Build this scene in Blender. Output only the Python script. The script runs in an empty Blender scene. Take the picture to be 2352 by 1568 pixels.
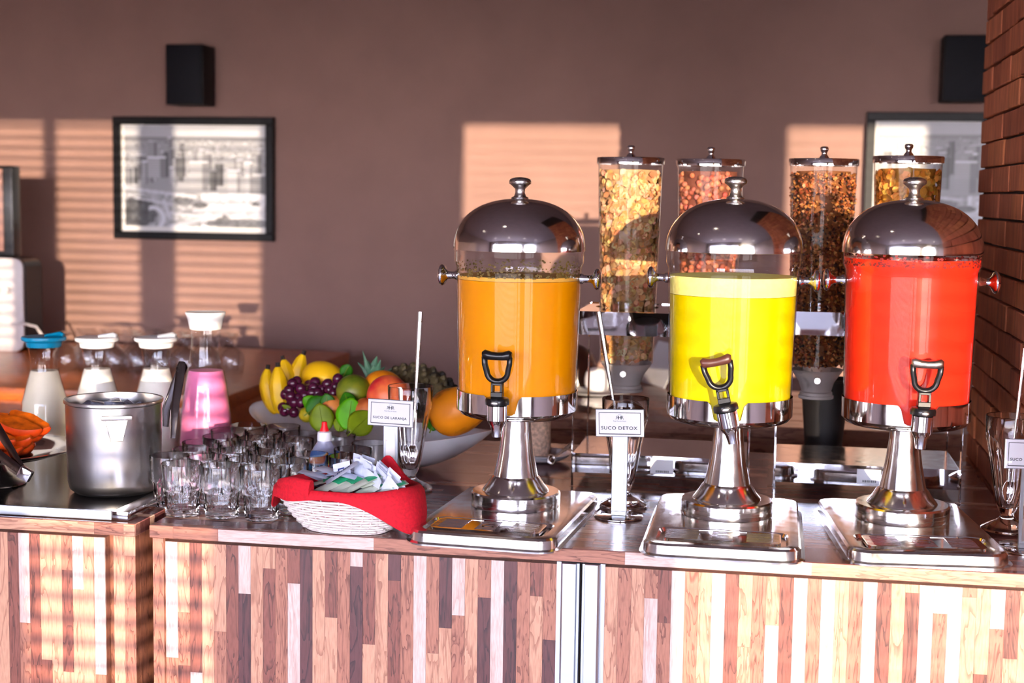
import bpy, bmesh, math, random
import numpy as np
from mathutils import Vector, Matrix

random.seed(7)
PI = math.pi
sc = bpy.context.scene
COL = sc.collection

# ------------------------------------------------------------------ camera
F, CX, CY = 3400.0, 1176.0, 784.0            # focal length in pixels of a 2352 px wide frame
CAM = Vector((0, 0, 1.43))
YAW, PITCH, ROLL = math.radians(10.0), math.atan(0.0997), 0.0145
fw = Vector((-math.sin(YAW)*math.cos(PITCH), math.cos(YAW)*math.cos(PITCH), -math.sin(PITCH)))
r0 = Vector((math.cos(YAW), math.sin(YAW), 0)); u0 = r0.cross(fw)
rt = math.cos(ROLL)*r0 + math.sin(ROLL)*u0
up = math.cos(ROLL)*u0 - math.sin(ROLL)*r0
cam = bpy.data.cameras.new('camera'); co = bpy.data.objects.new('camera', cam); COL.objects.link(co)
co.matrix_world = Matrix(((rt.x, up.x, -fw.x, CAM.x), (rt.y, up.y, -fw.y, CAM.y), (rt.z, up.z, -fw.z, CAM.z), (0, 0, 0, 1)))
cam.sensor_width = 36; cam.lens = F/2352*36
cam.clip_start = 0.05; cam.clip_end = 200
cam.dof.use_dof = True; cam.dof.focus_distance = 2.33; cam.dof.aperture_fstop = 4.5
sc.camera = co

# ------------------------------------------------------------------ world, sun, exposure
SUN_AZ, SUN_EL = math.radians(18.2), math.radians(3.9)
wd = bpy.data.worlds.new('sky'); sc.world = wd; wd.use_nodes = True
nt = wd.node_tree; bg = nt.nodes['Background']
tc = nt.nodes.new('ShaderNodeTexCoord'); sx = nt.nodes.new('ShaderNodeSeparateXYZ'); cr = nt.nodes.new('ShaderNodeValToRGB')
nt.links.new(tc.outputs['Generated'], sx.inputs[0]); mz = nt.nodes.new('ShaderNodeMath'); mz.operation = 'MULTIPLY_ADD'; mz.inputs[1].default_value = .5; mz.inputs[2].default_value = .5
nt.links.new(sx.outputs['Z'], mz.inputs[0]); nt.links.new(mz.outputs[0], cr.inputs[0]); nt.links.new(cr.outputs[0], bg.inputs[0])
el = cr.color_ramp.elements
el[0].position = 0.485; el[0].color = (0.10, 0.095, 0.095, 1)      # ground outside
el[1].position = 0.80; el[1].color = (0.46, 0.56, 1.0, 1)
for p_, c_ in ((0.505, (1.0, 0.86, 0.82, 1)), (0.55, (0.76, 0.78, 1.0, 1))):
    e = el.new(p_); e.color = c_
bg.inputs[1].default_value = 33.0
sun = bpy.data.lights.new('sun', 'SUN'); so = bpy.data.objects.new('sun', sun); COL.objects.link(so)
sun.energy = 8.4; sun.color = (1.0, 0.79, 0.56); sun.angle = math.radians(0.25)
sdir = Vector((-math.sin(SUN_AZ)*math.cos(SUN_EL), math.cos(SUN_AZ)*math.cos(SUN_EL), -math.sin(SUN_EL)))
so.rotation_euler = sdir.to_track_quat('-Z', 'Y').to_euler(); so.location = (3, -8, 4)
vs = sc.view_settings
vs.view_transform = 'Standard'; vs.look = 'None'; vs.gamma = 1.0; vs.use_curve_mapping = False
vs.exposure = 0.08
sc.cycles.max_bounces = 24; sc.cycles.transparent_max_bounces = 64; sc.cycles.transmission_bounces = 24; sc.cycles.diffuse_bounces = 3; sc.cycles.glossy_bounces = 4; sc.cycles.adaptive_threshold = 0.1; sc.cycles.adaptive_min_samples = 16; sc.cycles.use_light_tree = False
sc.cycles.caustics_reflective = False; sc.cycles.caustics_refractive = True
sc.cycles.sample_clamp_indirect = 40.0

# ------------------------------------------------------------------ measuring helpers
TOP = 0.90                                     # height of the counter top
def ray(px, py): return fw + rt*((px-CX)/F) + up*((CY-py)/F)
def on(px, py, z=TOP):
    r = ray(px, py); return CAM + r*((z-CAM.z)/r.z)
def atY(px, py, Y):
    r = ray(px, py); return CAM + r*((Y-CAM.y)/r.y)
def pt(px, py, d): return CAM + ray(px, py)*d
def proj(P):
    v = Vector(P)-CAM; d = v.dot(fw); return CX+F*v.dot(rt)/d, CY-F*v.dot(up)/d, d
def zat(P, py):
    z = P[2]
    for _ in range(6):
        y0 = proj((P[0], P[1], z))[1]; y1 = proj((P[0], P[1], z+.01))[1]
        z += (py-y0)/((y1-y0)/.01)
    return z

# ------------------------------------------------------------------ mesh helpers
class MB:
    def __init__(s): s.v = []; s.f = []
    def add(s, vs, fs):
        n = len(s.v); s.v += [tuple(p) for p in vs]; s.f += [tuple(i+n for i in q) for q in fs]; return s
    def box(s, x0, x1, y0, y1, z0, z1):
        return s.add([(x0,y0,z0),(x1,y0,z0),(x1,y1,z0),(x0,y1,z0),(x0,y0,z1),(x1,y0,z1),(x1,y1,z1),(x0,y1,z1)],
                     [(0,3,2,1),(4,5,6,7),(0,1,5,4),(1,2,6,5),(2,3,7,6),(3,0,4,7)])
    def rings(s, rs, close=False, cap0=True, cap1=True):
        n = len(rs[0]); vs = [p for r in rs for p in r]; fs = []
        m = len(rs)
        for i in range(m if close else m-1):
            j = (i+1) % m
            for k in range(n):
                l = (k+1) % n
                fs.append((i*n+k, i*n+l, j*n+l, j*n+k))
        if not close:
            if cap0: fs.append(tuple(range(n-1, -1, -1)))
            if cap1: fs.append(tuple((m-1)*n+k for k in range(n)))
        return s.add(vs, fs)
    def lathe(s, prof, seg=32, c=(0,0,0), cap0=True, cap1=True, close=False):
        return s.rings([[(c[0]+r*math.cos(2*PI*k/seg), c[1]+r*math.sin(2*PI*k/seg), c[2]+z) for k in range(seg)] for r, z in prof], close, cap0, cap1)
    def tube(s, path, rad, seg=8, closed=False, flat=None):
        P = [Vector(p) for p in path]; n = len(P); rs = []
        T = []
        for i in range(n):
            a = P[(i-1) % n] if (closed or i > 0) else P[i]; b = P[(i+1) % n] if (closed or i < n-1) else P[i]
            t = (b-a); T.append(t.normalized() if t.length > 1e-9 else Vector((0,0,1)))
        u = T[0].orthogonal().normalized()
        if flat is not None:
            u = Vector(flat)
        for i in range(n):
            u = (u - T[i]*u.dot(T[i]));  u = u.normalized() if u.length > 1e-6 else T[i].orthogonal().normalized()
            w = T[i].cross(u)
            r = rad[i] if isinstance(rad, (list, tuple)) else rad
            ra, rb = r if isinstance(r, tuple) else (r, r)
            rs.append([P[i]+u*ra*math.cos(2*PI*k/seg)+w*rb*math.sin(2*PI*k/seg) for k in range(seg)])
        return s.rings(rs, closed)
    def sphere(s, c, r, seg=16, rg=10, sc3=(1,1,1)):
        pr = []
        vs = [(c[0], c[1], c[2]-r*sc3[2])]
        for i in range(1, rg):
            a = -PI/2+PI*i/rg
            for k in range(seg):
                b = 2*PI*k/seg
                vs.append((c[0]+r*sc3[0]*math.cos(a)*math.cos(b), c[1]+r*sc3[1]*math.cos(a)*math.sin(b), c[2]+r*sc3[2]*math.sin(a)))
        vs.append((c[0], c[1], c[2]+r*sc3[2])); fs = []
        for k in range(seg):
            l = (k+1) % seg
            fs.append((0, 1+l, 1+k)); fs.append((len(vs)-1, 1+(rg-2)*seg+k, 1+(rg-2)*seg+l))
            for i in range(rg-2): fs.append((1+i*seg+k, 1+i*seg+l, 1+(i+1)*seg+l, 1+(i+1)*seg+k))
        return s.add(vs, fs)
    def prism(s, poly, z0, z1):
        n = len(poly)
        return s.rings([[(x, y, z0) for x, y in poly], [(x, y, z1) for x, y in poly]])
    def grid(s, fn, nu, nv, wrapu=False):
        vs = [fn(i/(nu if wrapu else nu-1), j/(nv-1)) for j in range(nv) for i in range(nu)]; fs = []
        for j in range(nv-1):
            for i in range(nu if wrapu else nu-1):
                k = (i+1) % nu
                fs.append((j*nu+i, j*nu+k, (j+1)*nu+k, (j+1)*nu+i))
        return s.add(vs, fs)
    def xf(s, M):
        s.v = [tuple(M @ Vector(p)) for p in s.v]; return s
    def mesh(s, name, angle=38, bevel=0, bseg=2):
        me = bpy.data.meshes.new(name); me.from_pydata(s.v, [], s.f); me.update()
        if bevel:
            bm = bmesh.new(); bm.from_mesh(me)
            ed = [e for e in bm.edges if len(e.link_faces) == 2 and e.calc_face_angle(0) > .5]
            bmesh.ops.bevel(bm, geom=ed, offset=bevel, segments=bseg, affect='EDGES', profile=.6)
            bm.to_mesh(me); bm.free()
        me.polygons.foreach_set('use_smooth', [True]*len(me.polygons))
        me.set_sharp_from_angle(angle=math.radians(angle))
        return me
    def build(s, name, mat, parent=None, **k):
        return put(name, s.mesh(name, **k), mat, parent)

def put(name, me, mat, parent=None, loc=None, rot=None):
    o = bpy.data.objects.new(name, me); COL.objects.link(o)
    if mat is not None and not me.materials: me.materials.append(mat)
    if parent is not None: o.parent = parent
    if loc is not None: o.location = loc
    if rot is not None: o.rotation_euler = rot
    return o
def tag(o, label, cat, group=None, kind=None):
    o['label'] = label; o['category'] = cat
    if group: o['group'] = group
    if kind: o['kind'] = kind
    return o
def thing(name, label, cat, loc=(0,0,0), rz=0, group=None):
    o = bpy.data.objects.new(name, None); COL.objects.link(o); o.location = loc; o.rotation_euler = (0, 0, rz)
    o.empty_display_size = .02
    return tag(o, label, cat, group)
def struct(o): o['kind'] = 'structure'; return o
def dup(root, loc, rz=0, label=None):
    r = root.copy(); COL.objects.link(r); r.location = loc; r.rotation_euler = (0, 0, rz)
    if label: r['label'] = label
    for ch in list(root.children):
        c = ch.copy(); COL.objects.link(c); c.parent = r
        for g in list(ch.children):
            d = g.copy(); COL.objects.link(d); d.parent = c
    return r
def rrect(w, d, r, n=6, cx=0, cy=0):
    p = []
    for sx_, sy_, a0 in ((1, 1, 0), (-1, 1, PI/2), (-1, -1, PI), (1, -1, 1.5*PI)):
        for k in range(n+1):
            a = a0+PI/2*k/n
            p.append((cx+sx_*(w/2-r)+r*math.cos(a), cy+sy_*(d/2-r)+r*math.sin(a)))
    return p
def zz(poly, z): return [(x, y, z) for x, y in poly]
def text_mesh(s, size, bold=0.0, depth=0.0, space=1.0):
    cu = bpy.data.curves.new('lettering', 'FONT'); cu.body = s; cu.size = size; cu.offset = bold; cu.extrude = depth
    cu.align_x = 'CENTER'; cu.align_y = 'CENTER'; cu.space_character = space
    o = bpy.data.objects.new('lettering', cu); COL.objects.link(o)
    me = bpy.data.meshes.new_from_object(o.evaluated_get(bpy.context.evaluated_depsgraph_get()))
    bpy.data.objects.remove(o); bpy.data.curves.remove(cu)
    return me
def text(s, size, mat, parent, loc, name='lettering', bold=0.0, space=1.0, M=None, sx=1.0):
    me = text_mesh(s, size, bold, 0.0, space)
    R = Matrix.Diagonal((sx, 1, 1, 1))
    R = Matrix.Rotation(PI/2, 4, 'X') @ R
    me.transform(R)
    if M is not None: me.transform(M)
    me.materials.clear()
    return put(name, me, mat, parent, loc)

# ------------------------------------------------------------------ materials
def C(r, g, b): # sRGB 0-255 to linear
    return tuple((x/255/12.92 if x/255 <= .04045 else ((x/255+.055)/1.055)**2.4) for x in (r, g, b)) + (1,)
def newmat(name):
    m = bpy.data.materials.new(name); m.use_nodes = True
    return m, m.node_tree, m.node_tree.nodes['Principled BSDF']
def mat(name, col, rough=.5, metal=0, var=.06, nscale=40, bump=0, spec=.5, coat=0, sss=0, trans=0, sssr=None, stretch=(1,1,1), aniso=0):
    m, t, b = newmat(name)
    b.inputs['Roughness'].default_value = rough; b.inputs['Metallic'].default_value = metal
    b.inputs['Specular IOR Level'].default_value = spec; b.inputs['Coat Weight'].default_value = coat
    b.inputs['Transmission Weight'].default_value = trans
    if coat: b.inputs['Coat Roughness'].default_value = .08
    if sss: b.inputs['Subsurface Weight'].default_value = sss; b.inputs['Subsurface Scale'].default_value = .02; b.inputs['Subsurface Radius'].default_value = sssr or (1, .5, .2)
    tcn = t.nodes.new('ShaderNodeTexCoord'); mp = t.nodes.new('ShaderNodeMapping'); nz = t.nodes.new('ShaderNodeTexNoise')
    mp.inputs['Scale'].default_value = stretch
    t.links.new(tcn.outputs['Object'], mp.inputs[0]); t.links.new(mp.outputs[0], nz.inputs['Vector'])
    nz.inputs['Scale'].default_value = nscale; nz.inputs['Detail'].default_value = 4
    rmp = t.nodes.new('ShaderNodeValToRGB')
    d = [max(0, c*(1-var*2)) for c in col[:3]]; l = [min(1, c*(1+var*2)) for c in col[:3]]
    rmp.color_ramp.elements[0].position = .3; rmp.color_ramp.elements[1].position = .7
    rmp.color_ramp.elements[0].color = (*d, 1); rmp.color_ramp.elements[1].color = (*l, 1)
    t.links.new(nz.outputs['Fac'], rmp.inputs[0]); t.links.new(rmp.outputs[0], b.inputs['Base Color'])
    if bump:
        bp = t.nodes.new('ShaderNodeBump'); bp.inputs['Strength'].default_value = bump; bp.inputs['Distance'].default_value = .002
        t.links.new(nz.outputs['Fac'], bp.inputs['Height']); t.links.new(bp.outputs[0], b.inputs['Normal'])
    return m
def steel(name, col=(.78, .76, .74, 1), rough=.16, rvar=.08, nscale=30, stretch=(1,1,1)):
    m, t, b = newmat(name)
    b.inputs['Metallic'].default_value = 1; b.inputs['Base Color'].default_value = col
    tcn = t.nodes.new('ShaderNodeTexCoord'); mp = t.nodes.new('ShaderNodeMapping'); nz = t.nodes.new('ShaderNodeTexNoise'); mr = t.nodes.new('ShaderNodeMapRange')
    mp.inputs['Scale'].default_value = stretch; nz.inputs['Scale'].default_value = nscale; nz.inputs['Detail'].default_value = 5
    t.links.new(tcn.outputs['Object'], mp.inputs[0]); t.links.new(mp.outputs[0], nz.inputs['Vector'])
    mr.inputs['From Min'].default_value = .3; mr.inputs['From Max'].default_value = .7
    mr.inputs['To Min'].default_value = max(.02, rough-rvar); mr.inputs['To Max'].default_value = rough+rvar
    t.links.new(nz.outputs['Fac'], mr.inputs[0]); t.links.new(mr.outputs[0], b.inputs['Roughness'])
    return m
def schlick(t, f0=.04):
    """Fresnel reflectance of a thin wall, alike from both sides"""
    lw = t.nodes.new('ShaderNodeLayerWeight'); lw.inputs['Blend'].default_value = .5
    pw = t.nodes.new('ShaderNodeMath'); pw.operation = 'POWER'; pw.inputs[1].default_value = 4.5; t.links.new(lw.outputs['Facing'], pw.inputs[0])
    ma = t.nodes.new('ShaderNodeMath'); ma.operation = 'MULTIPLY_ADD'; ma.inputs[1].default_value = 1-f0; ma.inputs[2].default_value = f0; t.links.new(pw.outputs[0], ma.inputs[0])
    return ma.outputs[0]
def thin(name, tint=(1,1,1,1), ior=1.45, rough=.02, gain=1.0):
    """thin clear wall: mirror reflection by Fresnel, straight-through transmission"""
    m = bpy.data.materials.new(name); m.use_nodes = True; t = m.node_tree; t.nodes.clear()
    out = t.nodes.new('ShaderNodeOutputMaterial'); mx = t.nodes.new('ShaderNodeMixShader'); fro = schlick(t)
    tr = t.nodes.new('ShaderNodeBsdfTransparent'); gl = t.nodes.new('ShaderNodeBsdfGlossy')
    tr.inputs[0].default_value = tint; gl.inputs['Roughness'].default_value = rough
    mm = t.nodes.new('ShaderNodeMath'); mm.operation = 'MULTIPLY'; mm.inputs[1].default_value = gain; mm.use_clamp = True
    t.links.new(fro, mm.inputs[0]); t.links.new(mm.outputs[0], mx.inputs[0]); t.links.new(tr.outputs[0], mx.inputs[1]); t.links.new(gl.outputs[0], mx.inputs[2]); t.links.new(mx.outputs[0], out.inputs[0])
    return m
def glass(name, col=(1,1,1,1), ior=1.46, rough=0.0):
    m, t, b = newmat(name)
    b.inputs['Transmission Weight'].default_value = 1; b.inputs['Base Color'].default_value = col; b.inputs['IOR'].default_value = ior; b.inputs['Roughness'].default_value = rough
    return m
def wood(name, c_lo, c_hi, along='Z', rough=.38, fig=1.0, coat=.15):
    m, t, b = newmat(name)
    N, L = t.nodes, t.links
    tcn = N.new('ShaderNodeTexCoord'); oi = N.new('ShaderNodeObjectInfo'); mp = N.new('ShaderNodeMapping')
    ml = N.new('ShaderNodeMath'); ml.operation = 'MULTIPLY'; ml.inputs[1].default_value = 37.0
    cb = N.new('ShaderNodeCombineXYZ'); L.new(oi.outputs['Random'], ml.inputs[0])
    for i in range(3): L.new(ml.outputs[0], cb.inputs[i])
    ad = N.new('ShaderNodeVectorMath'); ad.operation = 'ADD'; L.new(tcn.outputs['Object'], mp.inputs[0]); L.new(mp.outputs[0], ad.inputs[0]); L.new(cb.outputs[0], ad.inputs[1])
    s = {'Z': (1, 1, .13), 'X': (.13, 1, 1), 'Y': (1, .13, 1)}[along]; mp.inputs['Scale'].default_value = s
    n1 = N.new('ShaderNodeTexNoise'); n1.inputs['Scale'].default_value = 55; n1.inputs['Detail'].default_value = 3; n1.inputs['Distortion'].default_value = 1.2*fig; L.new(ad.outputs[0], n1.inputs['Vector'])
    wv = N.new('ShaderNodeMath'); wv.operation = 'MULTIPLY'; wv.inputs[1].default_value = 7.0*fig; L.new(n1.outputs['Fac'], wv.inputs[0])
    fr = N.new('ShaderNodeMath'); fr.operation = 'FRACT'; L.new(wv.outputs[0], fr.inputs[0])
    r1 = N.new('ShaderNodeValToRGB'); L.new(fr.outputs[0], r1.inputs[0])
    r1.color_ramp.elements[0].position = 0; r1.color_ramp.elements[0].color = (*c_lo[:3], 1)
    r1.color_ramp.elements[1].position = .32; r1.color_ramp.elements[1].color = (*c_hi[:3], 1)
    n2 = N.new('ShaderNodeTexNoise'); n2.inputs['Scale'].default_value = 420; n2.inputs['Detail'].default_value = 2; L.new(ad.outputs[0], n2.inputs['Vector'])
    r2 = N.new('ShaderNodeValToRGB'); r2.color_ramp.elements[0].position = .35; r2.color_ramp.elements[0].color = (.8, .78, .76, 1); r2.color_ramp.elements[1].position = .6; r2.color_ramp.elements[1].color = (1, 1, 1, 1)
    L.new(n2.outputs['Fac'], r2.inputs[0])
    mx = N.new('ShaderNodeMix'); mx.data_type = 'RGBA'; mx.blend_type = 'MULTIPLY'; mx.inputs[0].default_value = 1
    L.new(r1.outputs[0], mx.inputs[6]); L.new(r2.outputs[0], mx.inputs[7]); L.new(mx.outputs[2], b.inputs['Base Color'])
    b.inputs['Roughness'].default_value = rough; b.inputs['Coat Weight'].default_value = coat; b.inputs['Coat Roughness'].default_value = .2
    return m
def attr_mat(name, rough=.6):
    m, t, b = newmat(name); a = t.nodes.new('ShaderNodeVertexColor'); a.layer_name = 'col'
    t.links.new(a.outputs[0], b.inputs['Base Color']); b.inputs['Roughness'].default_value = rough
    return m
def setcol(me, cols):
    at = me.color_attributes.new('col', 'FLOAT_COLOR', 'POINT')
    at.data.foreach_set('color', np.asarray(cols, dtype=np.float32).reshape(-1))

M_steel = steel('brushed stainless steel', rough=.17, rvar=.07, nscale=45)
M_steelp = steel('polished stainless steel', (.80, .78, .77, 1), rough=.08, rvar=.04, nscale=60)
M_steeld = steel('worn steel', (.62, .60, .58, 1), rough=.3, rvar=.1, nscale=25)
M_chrome = steel('chrome', (.82, .82, .83, 1), rough=.05, rvar=.02, nscale=20)
M_dome = steel('dome steel', (.80, .78, .77, 1), rough=.115, rvar=.04, nscale=50)
M_pot = steel('scuffed aluminium', (.50, .49, .49, 1), rough=.30, rvar=.025, nscale=30)
M_black = mat('black plastic', C(16, 15, 18), .28, var=.1)
M_blackm = mat('matte black', C(20, 18, 20), .6, var=.1)
M_white = mat('glazed white', C(242, 242, 246), .18, var=.01, coat=.3)
M_whitep = mat('white plastic', C(235, 235, 235), .35, var=.01)
M_paper = mat('white paper', C(214, 214, 220), .7, var=.01)
M_ink = mat('black ink', C(22, 24, 30), .6, var=0)
M_acr = thin('clear acrylic', (.97, .97, .97, 1), 1.45, .03)
M_tube = thin('clear tube plastic', (.96, .95, .94, 1), 1.45, .05, 1.3)
M_thing = thin('thin clear glass', (.97, .98, .98, 1), 1.5, .01)
M_glass = glass('clear glass', ior=1.36)
M_stem = steel('dull sign steel', (.36, .39, .43, 1), rough=.40, rvar=.08, nscale=120)
M_alu = steel('satin aluminium', (.44, .48, .54, 1), rough=.46, rvar=.05, nscale=80)

# ------------------------------------------------------------------ the room
WALL_Y = 5.0; WIN_Y = -2.2; XL, XR, ZC = -4.6, 3.4, 2.85
M_wall = mat('mauve brown plaster', C(154, 120, 110), .75, var=.03, nscale=6, bump=.05)
M_wall2 = mat('dark room paint', C(150, 128, 124), .8, var=.03, nscale=5)
M_ceil = mat('ceiling paint', C(140, 126, 132), .8, var=.03, nscale=5)
M_floor = mat('floor tile', C(180, 170, 165), .4, var=.06, nscale=5)
struct(MB().box(XL, XR, WALL_Y, WALL_Y+.12, 0, ZC).build('wall_back', M_wall))
struct(MB().box(XL-.12, XL, WIN_Y, WALL_Y+.12, 0, ZC).build('wall_left', M_wall2))
struct(MB().box(XR, XR+.12, WIN_Y, WALL_Y+.12, 0, ZC).build('wall_right', M_wall2))
struct(MB().box(XL, XR, WIN_Y, WALL_Y, -.1, 0).build('floor', M_floor))
struct(MB().box(XL, XR, WIN_Y, WALL_Y, ZC, ZC+.1).build('ceiling', M_ceil))
# window wall behind the camera: openings that the low sun reaches through
def wx(px):                                  # where the sun ray that meets the back wall at this column crosses the window wall
    return atY(px, 600, WALL_Y).x + math.tan(SUN_AZ)*(WALL_Y-WIN_Y)
piers = [(XL, -3.6), (wx(640), wx(1050)), (XR-.5, XR)]
head, sill = 2.22, .22
mb = MB().box(XL, XR, WIN_Y-.15, WIN_Y, head, ZC); mb.box(XL, XR, WIN_Y-.15, WIN_Y, 0, sill)
struct(mb.build('wall_front', M_wall2))
for i, (a, b) in enumerate(piers):
    struct(MB().box(a, b, WIN_Y-.15, WIN_Y, sill, head).build('trim_%d' % (i+1), M_wall2))
M_frame = mat('window frame paint', C(70, 66, 68), .5)
def slats(x0, x1, pitch, wid, tilt, z0, z1):
    m = MB(); z = z0
    while z < z1:
        dy, dz = wid/2*math.cos(tilt), wid/2*math.sin(tilt)
        y = WIN_Y+.06
        m.add([(x0, y-dy, z-dz), (x1, y-dy, z-dz), (x1, y+dy, z+dz), (x0, y+dy, z+dz)], [(0, 1, 2, 3)])
        z += pitch
    return m
M_slat = mat('blind slat', C(205, 200, 196), .5)
k = 0
def window(x0, x1, mull, blind):
    global k; k += 1
    m = MB(); t = .035
    m.box(x0, x1, WIN_Y-.1, WIN_Y-.04, head-t, head); m.box(x0, x1, WIN_Y-.1, WIN_Y-.04, sill, sill+t)
    m.box(x0, x0+t, WIN_Y-.1, WIN_Y-.04, sill, head); m.box(x1-t, x1, WIN_Y-.1, WIN_Y-.04, sill, head)
    w = struct(m.build('window_%d' % k, M_frame))
    for a, b in mull: MB().box(a, b, WIN_Y-.1, WIN_Y-.03, sill, head).build('mullion', M_frame, w)
    if blind:
        s = slats(x0+.02, x1-.02, *blind).build('blind_slats', M_slat, w); s['kind'] = 'stuff'
window(-3.6, wx(640), [(wx(122), wx(140)), (wx(340), wx(410))], (.037, .026, math.radians(34), sill+.05, head-.02))
window(wx(1050), XR-.5, [(1.05+wx(1050), 1.12+wx(1050)), (2.2+wx(1050), 2.27+wx(1050))], (.037, .026, math.radians(4), sill+.05, head-.02))

# ------------------------------------------------------------------ brick pier on the right
BX = .415
pier = struct(MB().box(BX+.004, BX+.13, 2.15, 3.18, 0, ZC).build('wall_brick', mat('dark joint', C(38, 24, 20), .9)))
M_brick = []
for i, c in enumerate([(188, 108, 74), (178, 100, 70), (196, 116, 80), (170, 94, 66), (200, 120, 78)]):
    M_brick.append(mat('clay brick %d' % i, C(*c), .85, var=.12, nscale=28, bump=.5, stretch=(1, 2, .5)))
rowh = .0497; z = .70; row = 0
while z < 2.2:
    y = 2.15 - random.uniform(0, .1)
    while y < 3.18:
        L = random.choice((.115, .16, .225, .2)); y1 = min(y+L, 3.18+random.uniform(-.006, .006)); y0 = max(y, 2.152)
        if y1-y0 > .02:
            p = random.uniform(0, .004)
            MB().box(BX-.004-p, BX+.10, y0, y1-.0012, z+random.uniform(.0008, .0022), z+rowh-random.uniform(.002, .0038)).build('brick', random.choice(M_brick), pier, bevel=.0018, bseg=1)
        y = y1
        if y1 >= 3.17: break
    z += rowh; row += 1

# ------------------------------------------------------------------ counters
FY = 2.17
W5 = {'W': wood('pale maple strip', C(196, 164, 154), C(216, 190, 180), fig=.35),
      'C': wood('light oak strip', C(158, 104, 82), C(202, 150, 122), fig=.6),
      'T': wood('tan strip', C(112, 64, 50), C(172, 114, 92), fig=.9),
      'M': wood('mid brown strip', C(78, 42, 36), C(136, 80, 66), fig=.8),
      'D': wood('dark walnut strip', C(52, 28, 30), C(94, 52, 52), fig=.6)}
W5x = {k_: wood(m.name+' along', {'W': C(196, 164, 154), 'C': C(158, 104, 82), 'T': C(112, 64, 50), 'M': C(78, 42, 36), 'D': C(52, 28, 30)}[k_],
               {'W': C(216, 190, 180), 'C': C(202, 150, 122), 'T': C(172, 114, 92), 'M': C(136, 80, 66), 'D': C(94, 52, 52)}[k_], along='X', fig=.7) for k_, m in W5.items()}
M_carc = wood('carcass wood', C(100, 60, 48), C(150, 98, 78))
def top_mat():
    m, t, b = newmat('butcher block laminate'); N, L = t.nodes, t.links
    tcn = N.new('ShaderNodeTexCoord'); bt = N.new('ShaderNodeTexBrick'); L.new(tcn.outputs['Object'], bt.inputs['Vector'])
    bt.inputs['Scale'].default_value = 1; bt.inputs['Brick Width'].default_value = .26; bt.inputs['Row Height'].default_value = .0187; bt.inputs['Mortar Size'].default_value = 0
    bt.offset = .37; bt.offset_frequency = 3; bt.squash = .55; bt.squash_frequency = 4
    bt.inputs['Color1'].default_value = (0, 0, 0, 1); bt.inputs['Color2'].default_value = (1, 1, 1, 1); bt.inputs['Bias'].default_value = 0
    r = N.new('ShaderNodeValToRGB'); r.color_ramp.interpolation = 'CONSTANT'
    for i, (p, c) in enumerate([(0, C(120, 72, 70)), (.2, C(152, 102, 92)), (.42, C(172, 122, 106)), (.62, C(136, 86, 82)), (.8, C(160, 112, 100)), (.95, C(214, 176, 156))]):
        e_ = r.color_ramp.elements[0] if i == 0 else (r.color_ramp.elements[1] if i == 1 else r.color_ramp.elements.new(p)); e_.position = p; e_.color = c
    L.new(bt.outputs['Color'], r.inputs[0])
    mp = N.new('ShaderNodeMapping'); mp.inputs['Scale'].default_value = (.1, 1, 1); L.new(tcn.outputs['Object'], mp.inputs[0])
    nz = N.new('ShaderNodeTexNoise'); nz.inputs['Scale'].default_value = 150; nz.inputs['Detail'].default_value = 3; L.new(mp.outputs[0], nz.inputs['Vector'])
    r2 = N.new('ShaderNodeValToRGB'); r2.color_ramp.elements[0].color = (.72, .68, .68, 1); r2.color_ramp.elements[0].position = .3; r2.color_ramp.elements[1].position = .65; L.new(nz.outputs['Fac'], r2.inputs[0])
    mx = N.new('ShaderNodeMix'); mx.data_type = 'RGBA'; mx.blend_type = 'MULTIPLY'; mx.inputs[0].default_value = 1
    L.new(r.outputs[0], mx.inputs[6]); L.new(r2.outputs[0], mx.inputs[7]); L.new(mx.outputs[2], b.inputs['Base Color'])
    b.inputs['Roughness'].default_value = .22; b.inputs['Coat Weight'].default_value = .25; b.inputs['Coat Roughness'].default_value = .12
    return m
M_top = top_mat()
def strips(parent, x0, cols, zt, w, y, breaks_y, zb=.1):
    """one vertical run of laminate strips per column; cols = [(colours, picture row of the break or None)]"""
    x = x0
    for cc, by in cols:
        P = Vector((x+w/2, y, .8)); zs = [zt]
        if len(cc) > 1 and by is not None: zs.append(zat(P, by))
        z_ = zs[-1]; seq = list(cc)
        if z_ > .7 or len(zs) == 1: zs.append(random.uniform(.45, .68))
        while zs[-1] > .35: zs.append(zs[-1]-random.uniform(.18, .35))
        zs[-1] = zb
        while len(seq) < len(zs)-1: seq.append(random.choice('WCCTTMD'))
        for a, b, c in zip(zs[:-1], zs[1:], seq):
            o = MB().box(-w/2+.00015, w/2-.00015, -.0012, .002, (b-a)/2+.0001, (a-b)/2-.0001).build('strip', W5[c], parent)
            o.location = (x+w/2, y, (a+b)/2)
        x += w
    return x
def zy3(z): return 1140+z/2.94
def zy4(z): return 1200+z/2.94
def zy5(z): return 1240+z/2.94
SW = .01865
XG0, XG1 = -.985, -.962                      # the gap between the two counters
topR = thing('worktop', 'long wood strip laminate worktop carrying the juice dispensers and the tumblers', 'worktop', (0, 0, 0))
MB().box(XG1, BX-.012, FY, 3.10, TOP-.020, TOP).build('slab', M_top, topR, bevel=.0012, bseg=1)
topL = thing('worktop', 'wood strip laminate worktop under the hot plate and steel ice pot', 'worktop', (0, 0, 0))
MB().box(-2.6, XG0, FY, 2.98, TOP-.020, TOP).build('slab', M_top, topL, bevel=.0012, bseg=1)
def edge(parent, segs):
    for a, b, c in segs:
        o = MB().box(-(b-a)/2+.0001, (b-a)/2-.0001, -.0012, .001, -.0093, .0093).build('edge_strip', W5x[c], parent); o.location = ((a+b)/2, FY, TOP-.0102)
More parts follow.
